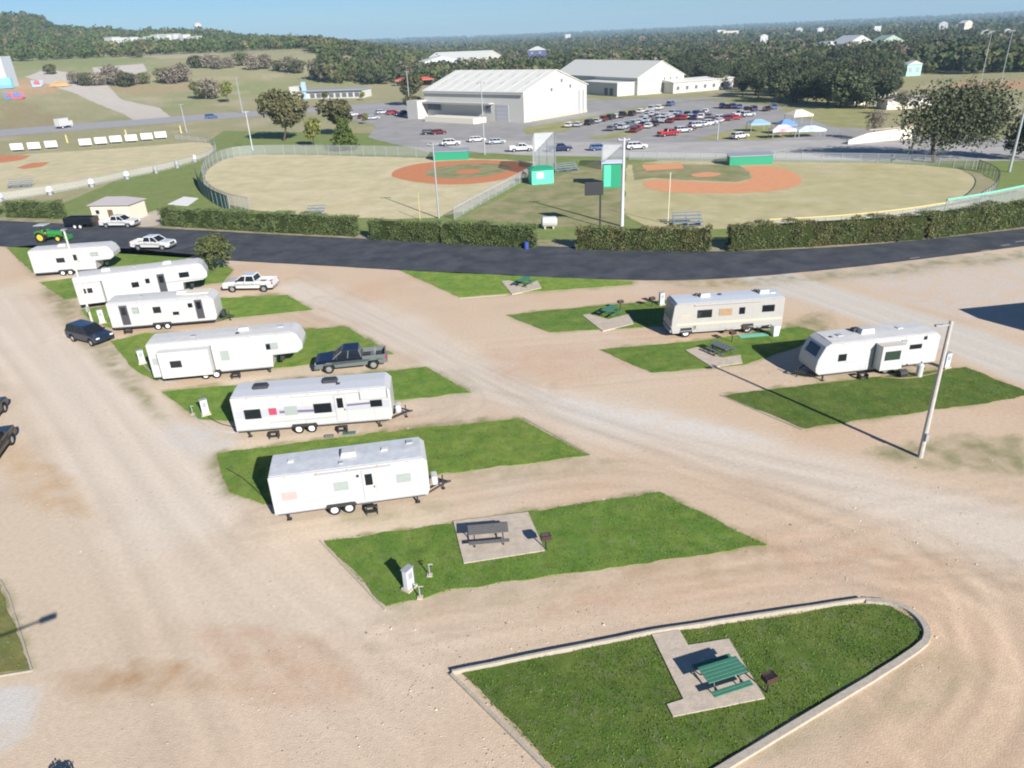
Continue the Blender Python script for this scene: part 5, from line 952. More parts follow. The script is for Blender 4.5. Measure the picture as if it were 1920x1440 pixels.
# ================================================================== LARGE BUILDINGS
K = 25.0 / 22.0
SHEETW = mat('white_sheet_metal', (0.52, 0.51, 0.47), 0.5, var=0.03, vs=0.3); SHEETR = mat('pale_metal_roof', (0.66, 0.65, 0.59), 0.5, var=0.05, vs=0.2); ROOFRIB = mat('roof_seam', (0.60, 0.59, 0.54), 0.5); CREAMW = mat('cream_wall', (0.70, 0.66, 0.55), 0.7, var=0.04)
def hall(label, cx, cy, th, W_, L_, e, rg_, ribs=0, name='arena_hall', wall=SHEETW, roof=SHEETR):
    """gabled hall: local x along the gable wall, local y along its length"""
    t = thing(name, label, 'building', (cx, cy, 0), th); a = MB()
    a.add([(0, 0, -.3), (W_, 0, -.3), (W_, L_, -.3), (0, L_, -.3), (0, 0, e), (W_, 0, e), (W_, L_, e), (0, L_, e), (W_ / 2, 0, rg_), (W_ / 2, L_, rg_)], [(0, 1, 5, 8, 4), (2, 3, 7, 9, 6), (1, 2, 6, 5), (3, 0, 4, 7)]); a.build('wall', wall, t)
    for s in (0, 1):
        x0 = -0.5 if s == 0 else W_ + 0.5; sl_ = (rg_ - e) / (W_ / 2); z0 = e - 0.5 * sl_; r = MB()
        q = [(x0, -0.4, z0 + .05), (W_ / 2, -0.4, rg_ + .05), (W_ / 2, L_ + .4, rg_ + .05), (x0, L_ + .4, z0 + .05)]; r.add(q + [(a_[0], a_[1], a_[2] + 0.22) for a_ in q], [(0, 1, 2, 3), (7, 6, 5, 4), (0, 4, 5, 1), (1, 5, 6, 2), (2, 6, 7, 3), (3, 7, 4, 0)]); ro = r.build('roof_slope', roof, t)
        for i in range(ribs):
            y = L_ * (i + 0.5) / ribs; b = MB(); b.add([(x0, y - .12, z0 + .27), (x0, y + .12, z0 + .27), (W_ / 2, y + .12, rg_ + .27), (W_ / 2, y - .12, rg_ + .27), (x0, y, z0 + .33), (W_ / 2, y, rg_ + .33)], [(0, 4, 5, 3), (1, 2, 5, 4), (0, 1, 4), (3, 5, 2)]); b.build('roof_seam', ROOFRIB, ro)
    return t
def wbox(t, name, m, *b): a = MB(); a.box(*b); return a.build(name, m, t)
W1, L1, e1 = 29.88 * K, 40.09 * K, 7.86 * K
t = hall('long white arena hall with ribbed roof nearest the ball fields', 6.65 * K, 213.94 * K, 0.84, W1, L1, e1, 12.66 * K, 9)
SKYL = mat('weathered_skylight', (0.40, 0.40, 0.38), 0.5)
for row in (0.38, 0.72):
    for i in range(8):
        yy = L1 * (i + 0.6) / 8.4; f = MB(); q = []
        for fx in (row - 0.07, row + 0.07):
            xx = W1 / 2 * fx; zz = e1 + (12.66 * K - e1) * fx + 0.30; q.append((xx, zz))
        f.hexa([(q[0][0], yy - .28, q[0][1] - .02), (q[1][0], yy - .28, q[1][1] - .02), (q[1][0], yy + .28, q[1][1] - .02), (q[0][0], yy + .28, q[0][1] - .02)], [(q[0][0], yy - .28, q[0][1] + .05), (q[1][0], yy - .28, q[1][1] + .05), (q[1][0], yy + .28, q[1][1] + .05), (q[0][0], yy + .28, q[0][1] + .05)]); f.build('skylight', SKYL, t)
for i in range(11): xx = W1 * (i + .5) / 11; zt = e1 + (12.66 * K - e1) * (1 - abs(xx - W1 / 2) / (W1 / 2)) - .4; wbox(t, 'cladding_seam', ROOFRIB, xx - .05, xx + .05, -.06, .02, 0, zt)
DARKOPEN = mat('shaded_opening', (0.10, 0.11, 0.13), 0.7)
# long side faces -x: a recessed entrance with dark glazing and a pale apron
for y0, y1 in ((L1 * .30, L1 * .36), (L1 * .82, L1 * .97)):
    f = wbox(t, 'entrance_window', GREYTRIM, -0.15, 0, y0, y1, 2.6, 5.0); wbox(f, 'pane', DARKOPEN, -0.2, -0.15, y0 + .3, y1 - .3, 2.9, 4.8)
wbox(t, 'canopy', SHEETW, -2.2, -0.01, L1 * .28, L1 * .98, 5.3, 5.6); wbox(t, 'canopy_fascia', GREYTRIM, -2.26, -2.2, L1 * .28, L1 * .98, 5.0, 5.6)
f = wbox(t, 'roller_door', PALEGREY, -0.1, 0, L1 * .14, L1 * .26, 0, 5.2); 
for i in range(4): wbox(f, 'door_slat', GREYTRIM, -0.14, -0.1, L1 * .14, L1 * .26, 0.9 + i * 1.2, 1.0 + i * 1.2)
wbox(t, 'gutter', mat('grey_fascia', (0.42, 0.42, 0.42), 0.5), -0.62, -0.42, -0.3, L1 + .3, e1 - .75, e1 - .25); wbox(t, 'ramp_wall', CREAMW, -9, -3, L1 * .30, L1 * .80, 0, 1.6); wbox(t, 'annex', SHEETW, -4.5, -0.02, L1 * .98, L1 * 1.10, 0, 6.0)
for xx, zz in ((W1 * .42, 8.2), (W1 * .58, 10.6), (W1 * .72, 8.6)): f = wbox(t, 'gable_vent', GREYTRIM, xx - .5, xx + .5, -.12, 0, zz, zz + 1.1); wbox(f, 'louvre', DARKOPEN, xx - .38, xx + .38, -.15, -.12, zz + .12, zz + .98)
for xx in (W1 * .86, W1 * .93): wbox(t, 'downpipe', GREYTRIM, xx, xx + .35, -.3, 0, 0, 7.5)
wbox(t, 'base_course', mat('tan_base', (0.52, 0.45, 0.36), 0.8), 4, W1 + .1, -.2, 0.0, 0, 0.9)
W2, L2 = 19.65 * K * 1.1, 62 * K
t = hall('second white hall with smooth roof behind the car park', 52.03 * K, 292 * K, 0.45, W2, L2, 4.9 * K + 1.2, 11.2 * K, 0, roof=mat('cream_metal_roof', (0.66, 0.645, 0.57), 0.5, var=0.03))
for xx in (W2 * .55, W2 * .68, W2 * .82): f = wbox(t, 'gable_window', GREYTRIM, xx, xx + 1, -.12, 0, 5.3, 6.3); wbox(f, 'pane', DARKOPEN, xx + .12, xx + .88, -.15, -.12, 5.42, 6.18)
wbox(t, 'lean_to', SHEETW, W2 * .55, W2 * 1.9, -7.0, -0.4, 0, 4.3); r = MB(); r.hexa([(W2 * .52, -7.6, 4.31), (W2 * 1.93, -7.6, 4.31), (W2 * 1.93, 0, 4.31), (W2 * .52, 0, 4.31)], [(W2 * .52, -7.6, 4.5), (W2 * 1.93, -7.6, 4.5), (W2 * 1.93, 0, 5.4), (W2 * .52, 0, 5.4)]); r.build('lean_to_roof', SHEETR, t)
for i in range(6): xx = W2 * (.62 + .2 * i); f = wbox(t, 'window', GREYTRIM, xx, xx + 1.5, -7.15, -7.0, 1.2, 2.8); wbox(f, 'pane', DARKOPEN, xx + .15, xx + 1.35, -7.2, -7.15, 1.35, 2.65)
wbox(t, 'side_annex', SHEETW, -9, -0.02, 2, L2 * .45, 0, 5.0); wbox(t, 'side_annex_roof', SHEETR, -9.3, -0.02, 1.6, L2 * .46, 5.02, 5.3)
for y0 in (5, 9): f = wbox(t, 'garage_opening', GREYTRIM, -9.12, -9, y0, y0 + 2.8, 0.2, 3.2); wbox(f, 'door_panel', DARKOPEN, -9.16, -9.12, y0 + .2, y0 + 2.6, 0.2, 3.0)
t = hall('far white hall behind the trees above the long arena', -11.77 * K, 622.96 * K, 1.24, 49 * K, 49.5 * K, 7 * K, 12 * K); 
for i in range(3): f = wbox(t, 'loading_door', GREYTRIM, 16 + 9 * i, 21 + 9 * i, -.2, 0, 0, 4); wbox(f, 'door_panel', DARKOPEN, 16.4 + 9 * i, 20.6 + 9 * i, -.3, -.2, 0, 3.7)
p = GT(795, 128); t = hall('low grey-blue hall left of the far white hall', p.x, p.y, 0.3, 34, 30, 7, 11, wall=mat('pale_blue_metal', (0.62, 0.67, 0.70), 0.5)); wbox(t, 'loading_door', GREYTRIM, 10, 16, -.2, 0, 0, 4)
# filling-station-like shop left of the arena
p = G(562, 188); t = thing('shop', 'white shop with flat roof and blue tower sign left of the arena', 'building', p, R(-12)); wbox(t, 'wall', SHEETW, 0, 34, 0, 12, 0, 4.0); wbox(t, 'roof', GALV, -.5, 34.5, -1.5, 12.5, 4.02, 4.5); wbox(t, 'tower', mat('pale_blue_wall', (0.35, 0.5, 0.65), 0.6), 2.5, 4.5, -1.2, -.02, 0, 8.5); wbox(t, 'end_block', SHEETW, -4, -.02, -1.5, 9, 0, 6.5)
for i in range(8): f = wbox(t, 'shop_window', GREYTRIM, 6 + i * 3.4, 8.6 + i * 3.4, -.12, 0, .8, 3.0); wbox(f, 'pane', DARKOPEN, 6.2 + i * 3.4, 8.4 + i * 3.4, -.17, -.12, 1.0, 2.8)
RED = mat('red_awning', (0.52, 0.10, 0.07), 0.6); ORANGE = mat('orange_awning', (0.62, 0.22, 0.12), 0.6)
def canopy(label, p, L_, D_, h, m, rz=0.0, peak=1.2, cat='canopy'):
    if 'tent' in label: L_ *= .72; D_ *= .72; h *= .85; peak *= .7
    t = thing('canopy_tent', label, cat, p, rz)
    for x in (-L_ / 2 + .2, L_ / 2 - .2):
        for y in (.2, D_ - .2): pole_of(t, 'leg', (x, y, 0), (x, y, h), .08, GALV, 6)
    a = MB(); a.add([(-L_ / 2, 0, h), (L_ / 2, 0, h), (L_ / 2, D_, h), (-L_ / 2, D_, h), (-L_ / 6, D_ / 2, h + peak), (L_ / 6, D_ / 2, h + peak)], [(0, 1, 5, 4), (1, 2, 5), (2, 3, 4, 5), (3, 0, 4), (3, 2, 1, 0)]); a.build('roof', m, t); a = MB(); a.box(-L_ / 2 - .02, L_ / 2 + .02, -.04, 0, h - .5, h); a.build('valance', m, t); return t
canopy('long red canopy roof left of the arena, nearer one', G(765, 165), 14, 8, 4.5, RED, 0.2); canopy('orange-red canopy roof behind the arena corner', G(835, 155), 20, 10, 5, ORANGE, 0.3); canopy('small red canopy between tree and arena', G(800, 162), 9, 8, 4, RED, 0.2)
canopy('sky-blue canopy tent on the verge right of the parked cars', G(1425, 248), 7, 6, 2.6, mat('sky_blue_canvas', (0.26, 0.40, 0.50), 0.7)); canopy('cream pavilion tent behind the fairground tents', G(1505, 235), 8, 7, 3.2, mat('cream_canvas', (0.7, 0.62, 0.48), 0.8), 0.2, 1.6); canopy('pink and white fairground tent beside the lane', G(1470, 260), 8, 5, 2.4, mat('pink_canvas', (0.48, 0.22, 0.30), 0.7, col2=(0.75, 0.72, 0.74), vs=0.6), 0, 1.4); canopy('blue peaked fairground tent behind the pink tent', G(1478, 252), 6, 5, 2.8, mat('bright_blue_canvas', (0.14, 0.27, 0.48), 0.7), 0.1, 1.5); canopy('white and blue fairground tent right of the pink tent', G(1522, 258), 9, 5, 2.2, mat('white_blue_canvas', (0.70, 0.74, 0.82), 0.7, col2=(0.35, 0.5, 0.75), vs=0.5), -.05, 1.0)
# left edge: pale sign tower, inflatables and earth heap
p = GT(8, 166); t = thing('grain_tower', 'pale grey slab tower at the left edge below the wooded hill', 'tower', p, 0.1); wbox(t, 'tower', mat('pale_grey_cladding', (0.52, 0.56, 0.60), 0.6), -14, 3, 0, 12, 0, 17); wbox(t, 'base', mat('turquoise_cladding', (0.22, 0.62, 0.58), 0.6), -14, 6, -3, -.05, 0, 5.5); wbox(t, 'plinth', mat('blue_cladding', (0.18, 0.36, 0.6), 0.6), -14, 6.5, -3.4, -3.02, 0, 2)
INF = [mat('inflatable_blue', (0.10, 0.2, 0.45), 0.5), mat('inflatable_red', (0.5, 0.10, 0.10), 0.5)]
for i, (lb, px, m) in enumerate((('blue and red inflatable castle left of the dirt road', (22, 186), INF[0]), ('small red inflatable beside the blue castle', (36, 186), INF[1]), ('pale blue inflatable on the orange earth', (72, 163), mat('inflatable_pale_blue', (0.3, 0.45, 0.6), 0.5)))):
    t = thing('bouncy_castle', lb, 'inflatable', GT(*px), .1 * i); a = MB(); a.box(-2.6, 2.6, -1.8, 1.8, 0, 1.0); a.build('base', m, t, bevel=.2); a = MB(); a.box(-2.4, 2.4, 1.0, 1.6, 1.0, 2.8); a.build('back_wall', INF[1 - i % 2], t, bevel=.2)
    for x in (-2.3, 2.3):
        for y in (-1.5, 1.4): a = MB(); a.cyl((x, y, .9), (x, y, 3.0), .4, n=8); a.cyl((x, y, 3.0), (x, y, 3.8), .42, .05, n=8); a.build('turret', m, t)
o = MB(); rg = random.Random(3); ring = [[(math.cos(k * .7854) * r_ * (1 + rg.uniform(-.2, .2)) * 1.5, math.sin(k * .7854) * r_ * (1 + rg.uniform(-.2, .2)), z_ * (1 + rg.uniform(-.2, .2))) for k in range(8)] for r_, z_ in ((5, 0), (3.4, 1.4), (1.2, 2.4))]
o.add(sum(ring, []), [(r_ * 8 + k, r_ * 8 + (k + 1) % 8, r_ * 8 + 8 + (k + 1) % 8, r_ * 8 + 8 + k) for r_ in (0, 1) for k in range(8)] + [tuple(range(16, 24))]); o = o.build('earth_heap', mat('orange_earth', (0.5, 0.31, 0.15), .95, var=.2)); o.location = GT(112, 162); tag(o, 'heap of orange earth left of the bare field', 'heap')
# low stone walls and house at the right
for lb, px, L_, h in (('cream stone wall end beside the dark wood', (1640, 195), 14, 3.2), ('long cream wall behind the bare tree', (1715, 203), 18, 2.6)):
    t = shed(lb, px, L_, 6, h, 4, CREAMW, SHINGLE, .8, False, 'garden_house', 'building'); f = wbox(t, 'window', GREYTRIM, -1, 1, -.1, 0, 1, 2.2); wbox(f, 'pane', DARKOPEN, -.85, .85, -.15, -.1, 1.15, 2.05)
p = G(1640, 266); t = thing('retaining_wall', 'low cream retaining wall sloping down to the lane', 'wall', p, .25); a = MB(); a.prism([(-7, 0), (10, 0), (10, 2.6), (-2, 2.0), (-7, .8)], 0, .5); a.build('wall', CREAMW, t); a = MB(); a.box(-2, 10, -.1, .6, 2.62, 2.75); a.build('coping', CONC, t)

# ================================================================== PARKED CARS
PALETTE = {'white': (0.75, 0.75, 0.75), 'silver': (0.42, 0.44, 0.47), 'black': (0.012, 0.013, 0.016), 'red': (0.36, 0.025, 0.03), 'maroon': (0.13, 0.014, 0.022), 'navy': (0.018, 0.03, 0.10), 'grey': (0.13, 0.14, 0.16), 'blue': (0.06, 0.12, 0.26), 'green': (0.02, 0.06, 0.05)}
PALETTE.update(white=(.6, .6, .6))
PM = {k: mat('lot_paint_' + k, v, .3, coat=.4) for k, v in PALETTE.items()}
PROTO = {'estate car': suv('parked_car', 'x', (0, 0, 0), 0, PM['grey']), 'saloon': suv('parked_car', 'x', (0, 0, 0), 0, PM['grey'], L=4.5), 'pickup': pickup('parked_car', 'x', (0, 0, 0), 0, PM['grey'])}
PROTO['saloon'].scale = (1, .96, .84)
Z = lambda zx, zy: (1040 + zx / 4.364, 170 + zy / 4.364)
ROWS = [
    ('in the row along the grass bank', 62, [(*Z(125, 298), 'white', 's'), (*Z(195, 294), 'silver', 's'), (*Z(285, 280), 'black', 'e'), (*Z(352, 264), 'silver', 's'), (*Z(402, 250), 'maroon', 'e'), (*Z(465, 236), 'black', 'e'), (*Z(505, 226), 'white', 's'), (*Z(550, 220), 'black', 'p'), (*Z(635, 206), 'black', 'e'), (*Z(705, 182), 'white', 's'), (*Z(790, 170), 'silver', 'p'), (*Z(855, 158), 'white', 'e'), (*Z(950, 124), 'blue', 'e')]),
    ('in the middle row of the car park', 64, [(*Z(470, 326), 'grey', 's'), (*Z(560, 318), 'silver', 'e'), (*Z(655, 340), 'maroon', 's'), (*Z(690, 322), 'red', 's'), (*Z(650, 284), 'silver', 'e'), (*Z(735, 292), 'navy', 's'), (*Z(770, 305), 'white', 's'), (*Z(820, 290), 'black', 'e'), (*Z(890, 262), 'silver', 'p'), (*Z(950, 262), 'maroon', 's'), (*Z(1015, 240), 'maroon', 'e'), (*Z(1065, 236), 'red', 's'), (*Z(1085, 206), 'black', 's'), (*Z(1160, 206), 'navy', 'e'), (*Z(1205, 206), 'maroon', 's'), (*Z(1235, 184), 'white', 's')]),
    ('in the inner row beyond the middle row', 64, [(*Z(800, 236), 'grey', 's'), (*Z(845, 226), 'silver', 'e'), (*Z(900, 220), 'silver', 's'), (*Z(960, 208), 'silver', 'p'), (*Z(1010, 200), 'blue', 's'), (*Z(800, 205), 'white', 's'), (*Z(760, 215), 'silver', 's')]),
    ('in the second inner row', 64, [(*Z(520, 302), 'silver', 's'), (*Z(612, 300), 'grey', 'e'), (*Z(702, 270), 'white', 's'), (*Z(748, 262), 'silver', 'e'), (*Z(862, 250), 'grey', 's'), (*Z(930, 236), 'white', 's'), (*Z(1000, 224), 'silver', 'e'), (*Z(1112, 230), 'silver', 's'), (*Z(1155, 236), 'navy', 's'), (*Z(1200, 232), 'white', 'e'), (*Z(1262, 224), 'grey', 's'), (*Z(1340, 234), 'silver', 's'), (*Z(1350, 262), 'white', 's')]),
    ('in the front row beside the lane', 25, [(*Z(935, 372), 'red', 'p'), (*Z(1050, 344), 'silver', 'e'), (*Z(1095, 332), 'maroon', 's'), (*Z(1165, 304), 'silver', 'e'), (*Z(1215, 294), 'white', 's'), (*Z(1265, 284), 'silver', 'e'), (*Z(1305, 256), 'maroon', 's'), (*Z(1395, 250), 'maroon', 'e'), (*Z(1425, 236), 'navy', 's'), (*Z(1475, 238), 'red', 's'), (*Z(1520, 215), 'silver', 'p'), (*Z(1580, 214), 'silver', 'e'), (*Z(1515, 395), 'white', 'e')]),
    ('in the farthest row before the dark wood', 80, [(*Z(1370, 142), 'navy', 'e'), (*Z(1410, 146), 'black', 's'), (*Z(1455, 146), 'navy', 'e'), (*Z(1510, 146), 'blue', 's'), (*Z(1570, 168), 'black', 's'), (*Z(1625, 168), 'navy', 'e'), (*Z(1735, 166), 'black', 's'), (*Z(1785, 152), 'blue', 'e')]),
    ('on the drive left of the long arena', 30, [(682, 222, 'maroon', 's'), (700, 224, 'silver', 's'), (716, 214, 'silver', 'e'), (737, 215, 'red', 'e'), (757, 217, 'navy', 'p'), (774, 221, 'navy', 'e'), (660, 218, 'white', 's')]),
    ('on the lane between arena and ball fields', 8, [(806, 252, 'black', 's'), (824, 252, 'maroon', 's'), (846, 273, 'white', 'e'), (895, 266, 'white', 's'), (932, 270, 'silver', 's'), (978, 284, 'white', 'p'), (1050, 284, 'navy', 'p'), (1124, 282, 'blue', 's'), (1194, 280, 'white', 'e')]),
]
KN = {'s': 'saloon', 'e': 'estate car', 'p': 'pickup'}
bigords = ords
for rn, ang, cars in ROWS:
    cars = sorted(cars, key=lambda c_: c_[0])
    for i, (x_, y_, c_, k_) in enumerate(cars):
        p = G(x_, y_); pr = PROTO[KN[k_]]; o = dup(pr, (p.x, p.y + .4, -0.02), R(ang + random.uniform(-6, 6)), f'{c_} {KN[k_]}, {bigords[i]} from the left {rn}', 'cars parked round the arena', tuple(pr.scale), PM[c_]); o['category'] = 'car'
for pr in PROTO.values():
    for ch in list(pr.children):
        for g_ in list(ch.children): bpy.data.objects.remove(g_)
        bpy.data.objects.remove(ch)
    bpy.data.objects.remove(pr)
p = G(397, 222); suv('parked_car', 'blue car driving on the highway left of the brown tree', (p.x, p.y, 0), R(8), PM['blue'])
p = G(122, 240); t = thing('box_truck', 'white box truck on the grass below the dirt road', 'truck', (p.x, p.y, 0), R(70)); wbox(t, 'cargo_box', WHITE, -3, 1.4, -1.2, 1.2, .9, 3.6); wbox(t, 'cab', WHITE, 1.45, 3.1, -1.1, 1.1, .7, 2.5); wbox(t, 'windscreen', GLASS, 3.1, 3.14, -1, 1, 1.5, 2.4)
for x in (-1.9, 2.3):
    wheel(t, x, -1.05, .48, .3); wheel(t, x, 1.05, .48, .3, flip=True)
p = G(1650, 262); suv('parked_car', 'white car at the foot of the retaining wall by the lane', (p.x, p.y, 0), R(-40), PM['white'])

# ================================================================== TREES ONE CAN TELL APART
tree_proto('oakA', 10, 11, 3600, .30, OAK, 11, base=.2, tr=.3); tree_proto('oakB', 9, 12, 3600, .30, OAK, 12, base=.15, tr=.3, k=11); tree_proto('olive', 8, 8, 2800, .26, OAKB, 13, base=.2, tr=.22); tree_proto('bare', 9, 9, 2200, .17, BARE, 14, base=.2, tr=.2, shell=.2); tree_proto('russet', 8, 9, 6000, .26, BROWN, 15, base=.2, tr=.22); tree_proto('lime', 5, 4.5, 2600, .17, LIME, 16, base=.05, tr=.14); tree_proto('cedar', 7, 5.6, 3200, .2, CEDAR, 17, 'cone', tr=.18); tree_proto('scrub', 4.5, 7.5, 2200, .2, BARE, 18, base=0, tr=.12, shell=.3); tree_proto('scrubg', 4.5, 6.5, 2200, .2, OAKB, 19, base=0, tr=.12)
tree_proto('big', 14, 21, 12000, .27, mat('live_oak_leaf', (0.056, 0.068, 0.028), .75, leaf=True), 21, base=.12, tr=.45, lobes=[(-6, -1, 3.4, 3.4, 3.4, 2.2), (6, -1, 3.2, 3.6, 3.6, 2.2), (11, 0, 4.4, 3.4, 3.4, 2.4), (-4.5, 0, 5.8, 4.2, 4.2, 2.6), (2, 1, 7.2, 5, 5, 3.4), (4.5, 0, 12, 3.8, 3.8, 3.0), (-.5, 0, 13.6, 4, 4, 3), (-5.5, 1, 10.6, 3.8, 3.8, 2.4), (11, 0, 12, 4, 4, 3.6), (8, 0, 7.2, 4, 4, 2.6), (13, 0, 8.4, 2.8, 2.8, 2.6), (-9.5, 1, 11.6, 3, 3, 1.8), (3, -2, 4.6, 3, 3, 1.8)], clump=.46)
tree('big', 'large spreading live oak at the right end of the lane', G(1752, 304), 0.05, 0.98).scale.x = 0.98; tree('oakB', 'dark oak cut by the right edge beyond the lane', G(1925, 300), 2, .9); tree('bare', 'bare grey tree left of the large live oak', G(1640, 262), 1.0, .8); tree('bare', 'thin bare tree just behind the large live oak', G(1690, 215), 2.0, .8)
tree('russet', 'broad russet tree by the highway junction', G(532, 264), .3, 1.75); tree('russet', 'russet tree left of the drive cars', G(636, 254), 1.3, 1.3); tree('lime', 'small yellow-green tree right of the broad russet tree', G(590, 274), .6, 1.5); tree('cedar', 'dark green cone-shaped cedar at the corner of the dry outfield', G(648, 282), .2, 1.3)
tree('olive', 'tall dark tree at the left corner of the arena', G(772, 198), .4, 1.6); tree('russet', 'rust-brown tree touching the arena corner', G(776, 219), .9, .9); tree('olive', 'broad olive tree between the red canopies and far hall', G(788, 148), 1.9, 1.5); tree('oakA', 'dark oak behind the orange canopy', G(838, 142), 2.6, .9); tree('lime', 'round green shrub on the drive island', G(686, 232), 0, .7, 'shrub', 'shrub'); tree('lime', 'round olive shrub before the flat-roofed shop', G(680, 188), 0, .8, 'shrub', 'shrub'); tree('olive', 'dark tree at the left end of the flat-roofed shop', G(610, 190), 0, .6)
tree('lime', 'small round yellowish tree beside the highway in the far field', GT(428, 192), .5, 2.0)
for i, (x_, y_, k_) in enumerate(((140, 158, 'scrub'), (158, 160, 'scrub'), (165, 162, 'scrubg'), (190, 161, 'scrub'), (212, 158, 'scrub'), (226, 161, 'scrub'), (238, 164, 'scrubg'), (250, 160, 'scrub'), (272, 158, 'scrubg'), (310, 156, 'scrubg'), (322, 158, 'scrub'), (345, 154, 'scrub'), (98, 140, 'scrubg'), (260, 108, 'scrubg'), (370, 128, 'scrubg'), (395, 128, 'scrub'), (412, 130, 'scrub'), (430, 128, 'scrub'), (455, 124, 'scrubg'), (475, 132, 'scrub'), (500, 130, 'scrub'), (520, 134, 'scrubg'), (545, 136, 'scrub'), (560, 138, 'scrubg'), (380, 186, 'scrubg'), (398, 186, 'scrub'))):
    tree(k_, ('grey leafless' if k_ == 'scrub' else 'dull olive') + ' scrub tree in the open field below the wooded hill', GT(x_, y_), None, random.uniform(1.5, 2.4), 'scrub_tree', 'tree', 'scrub trees in the far field ' + ('grey' if k_ == 'scrub' else 'olive'))
# wood behind the car park: individual trees
rg = random.Random(5); nb = {'oakA': 'dark green oak in the dense wood behind the car park', 'oakB': 'dark green oak in the dense wood behind the car park', 'olive': 'olive tree in the dense wood behind the car park', 'bare': 'leafless grey tree in the wood behind the car park', 'russet': 'russet tree in the wood behind the car park'}
cnt = 0
while cnt < 150:
    x_, y_ = rg.uniform(1275, 1680), rg.uniform(124, 208); lim = np.interp(x_, [1275, 1345, 1440, 1560, 1660, 1680], [160, 172, 190, 204, 206, 200])
    if y_ > lim: continue
    k_ = rg.choices(['oakA', 'oakB', 'olive', 'bare', 'russet'], [5, 5, 2, 1.4, 0.8])[0]; p = G(x_, y_); tree(k_, nb[k_].replace('behind the car park', 'behind the second hall' if x_ < 1390 else 'behind the farthest parked cars' if x_ < 1500 else 'right of the farthest parked cars' if x_ < 1590 else 'beside the cream house'), (p.x, p.y, -.05), None, rg.uniform(.75, 1.25), 'oak_tree' if 'oak' in k_ else 'tree', 'tree', 'wood behind the car park, ' + ('oak' if 'oak' in k_ else k_) + ' trees'); cnt += 1
cnt = 0
while cnt < 60:
    x_, y_ = rg.uniform(1670, 1960), rg.uniform(100, 132)
    k_ = rg.choices(['oakA', 'olive', 'bare', 'oakB'], [3, 2, 3, 2])[0]; p = G(x_, y_); tree(k_, {'oakA': 'dark oak', 'oakB': 'dark oak', 'olive': 'olive tree', 'bare': 'leafless grey tree'}[k_] + ' along the far edge of the right meadow', (p.x, p.y, -.05), None, rg.uniform(.8, 1.2), 'tree', 'tree', 'trees at the far edge of the right meadow, ' + ('oak' if 'oak' in k_ else k_)); cnt += 1

# ================================================================== FAR WOODS (one mass) AND TOWN
def forest(name, label, n, rmin, rmax, sel, nq, qs, sz, seed, pal):
    rg = np.random.default_rng(seed); az_ = rg.uniform(R(-44), R(44), n); r_ = rmin * (rmax / rmin) ** rg.random(n); x_ = r_ * np.sin(az_); y_ = r_ * np.cos(az_); k = sel(az_, r_, x_, y_); x_, y_, r_ = x_[k], y_[k], r_[k]; n = len(x_); z_ = hz(x_, y_)
    h = rg.uniform(.65, 1.25, n) * sz * (1 + r_ / 9000); d = rg.normal(size=(n, nq, 3)); d /= np.linalg.norm(d, axis=2)[:, :, None]; rr_ = .6 + .4 * rg.random((n, nq, 1))
    P = d * rr_ * np.stack([h * .55, h * .55, h * .42], 1)[:, None, :] * (1 + rg.normal(0, .12, (n, nq, 1))); P[:, :, 2] += (h * .5)[:, None]; P += np.stack([x_, y_, z_], 1)[:, None, :]
    base = pal[rg.choice(len(pal), n)] * rg.uniform(.75, 1.25, (n, 1)); c_ = base[:, None, :] * rg.uniform(.8, 1.2, (n, nq, 1))
    V, F = quads(P.reshape(-1, 3), np.repeat(h * qs, nq), rg, d.reshape(-1, 3), 0.55); me = np_mesh(name, V, F, mat('far_foliage', (.06, .07, .03), .85, attr='Col'), col=np.repeat(c_.reshape(-1, 3), 4, 0))
    return tag(stuff(link(name, me)), label, 'forest')
PAL = np.array([(.048, .062, .025), (.055, .072, .026), (.07, .085, .03), (.085, .085, .035), (.12, .10, .07), (.05, .06, .03)]); PALH = np.array([(.055, .075, .025), (.065, .09, .028), (.075, .095, .03), (.05, .065, .026), (.11, .10, .045)])
HILLH = [GT(x_, 82 - (x_ - 280) * .012) for x_ in (205, 220, 243, 262, 276, 292, 308, 322, 342, 360)]
def open_ground(az_, r_, x_, y_):
    d = np.degrees(az_); m = (d < -13.5) & (r_ < 760); m |= (d < -2) & (d >= -13.5) & (r_ < 470); m |= (d >= -2) & (d < 10) & (r_ < 430); m |= (d >= 10) & (d < 26) & (r_ < 470); m |= (d >= 26) & (r_ < 430)
    m |= (np.hypot(x_ - 0, y_ - 735) < 45)
    m |= (np.hypot(x_ + 40, y_ - 700) < 30)
    for q in HILLH: u = q.length; ux, uy = q.x / u, q.y / u; al = x_ * ux + y_ * uy - u; m |= (np.abs(-x_ * uy + y_ * ux) < 12) & (al > -85) & (al < 14)
    return m
forest('hill_forest', 'evergreen scrub forest covering the hill at the left', 9000, 700, 1750, lambda a_, r_, x_, y_: ~open_ground(a_, r_, x_, y_) & (np.degrees(a_) < -3), 50, .13, 9, 31, PALH * 1.2)
forest('valley_woods', 'mixed woods stretching over the valley behind the halls', 7000, 420, 1500, lambda a_, r_, x_, y_: ~open_ground(a_, r_, x_, y_) & (np.degrees(a_) > -13) & (fbm(x_, y_, 90, 3) > .30), 80, .115, 9.5, 32, PAL * 1.1)
forest('horizon_woods', 'distant wooded plain reaching the horizon', 14000, 1400, 8500, lambda a_, r_, x_, y_: fbm(x_, y_, 260, 3) > .33, 18, .23, 11, 33, PAL * 1.1)
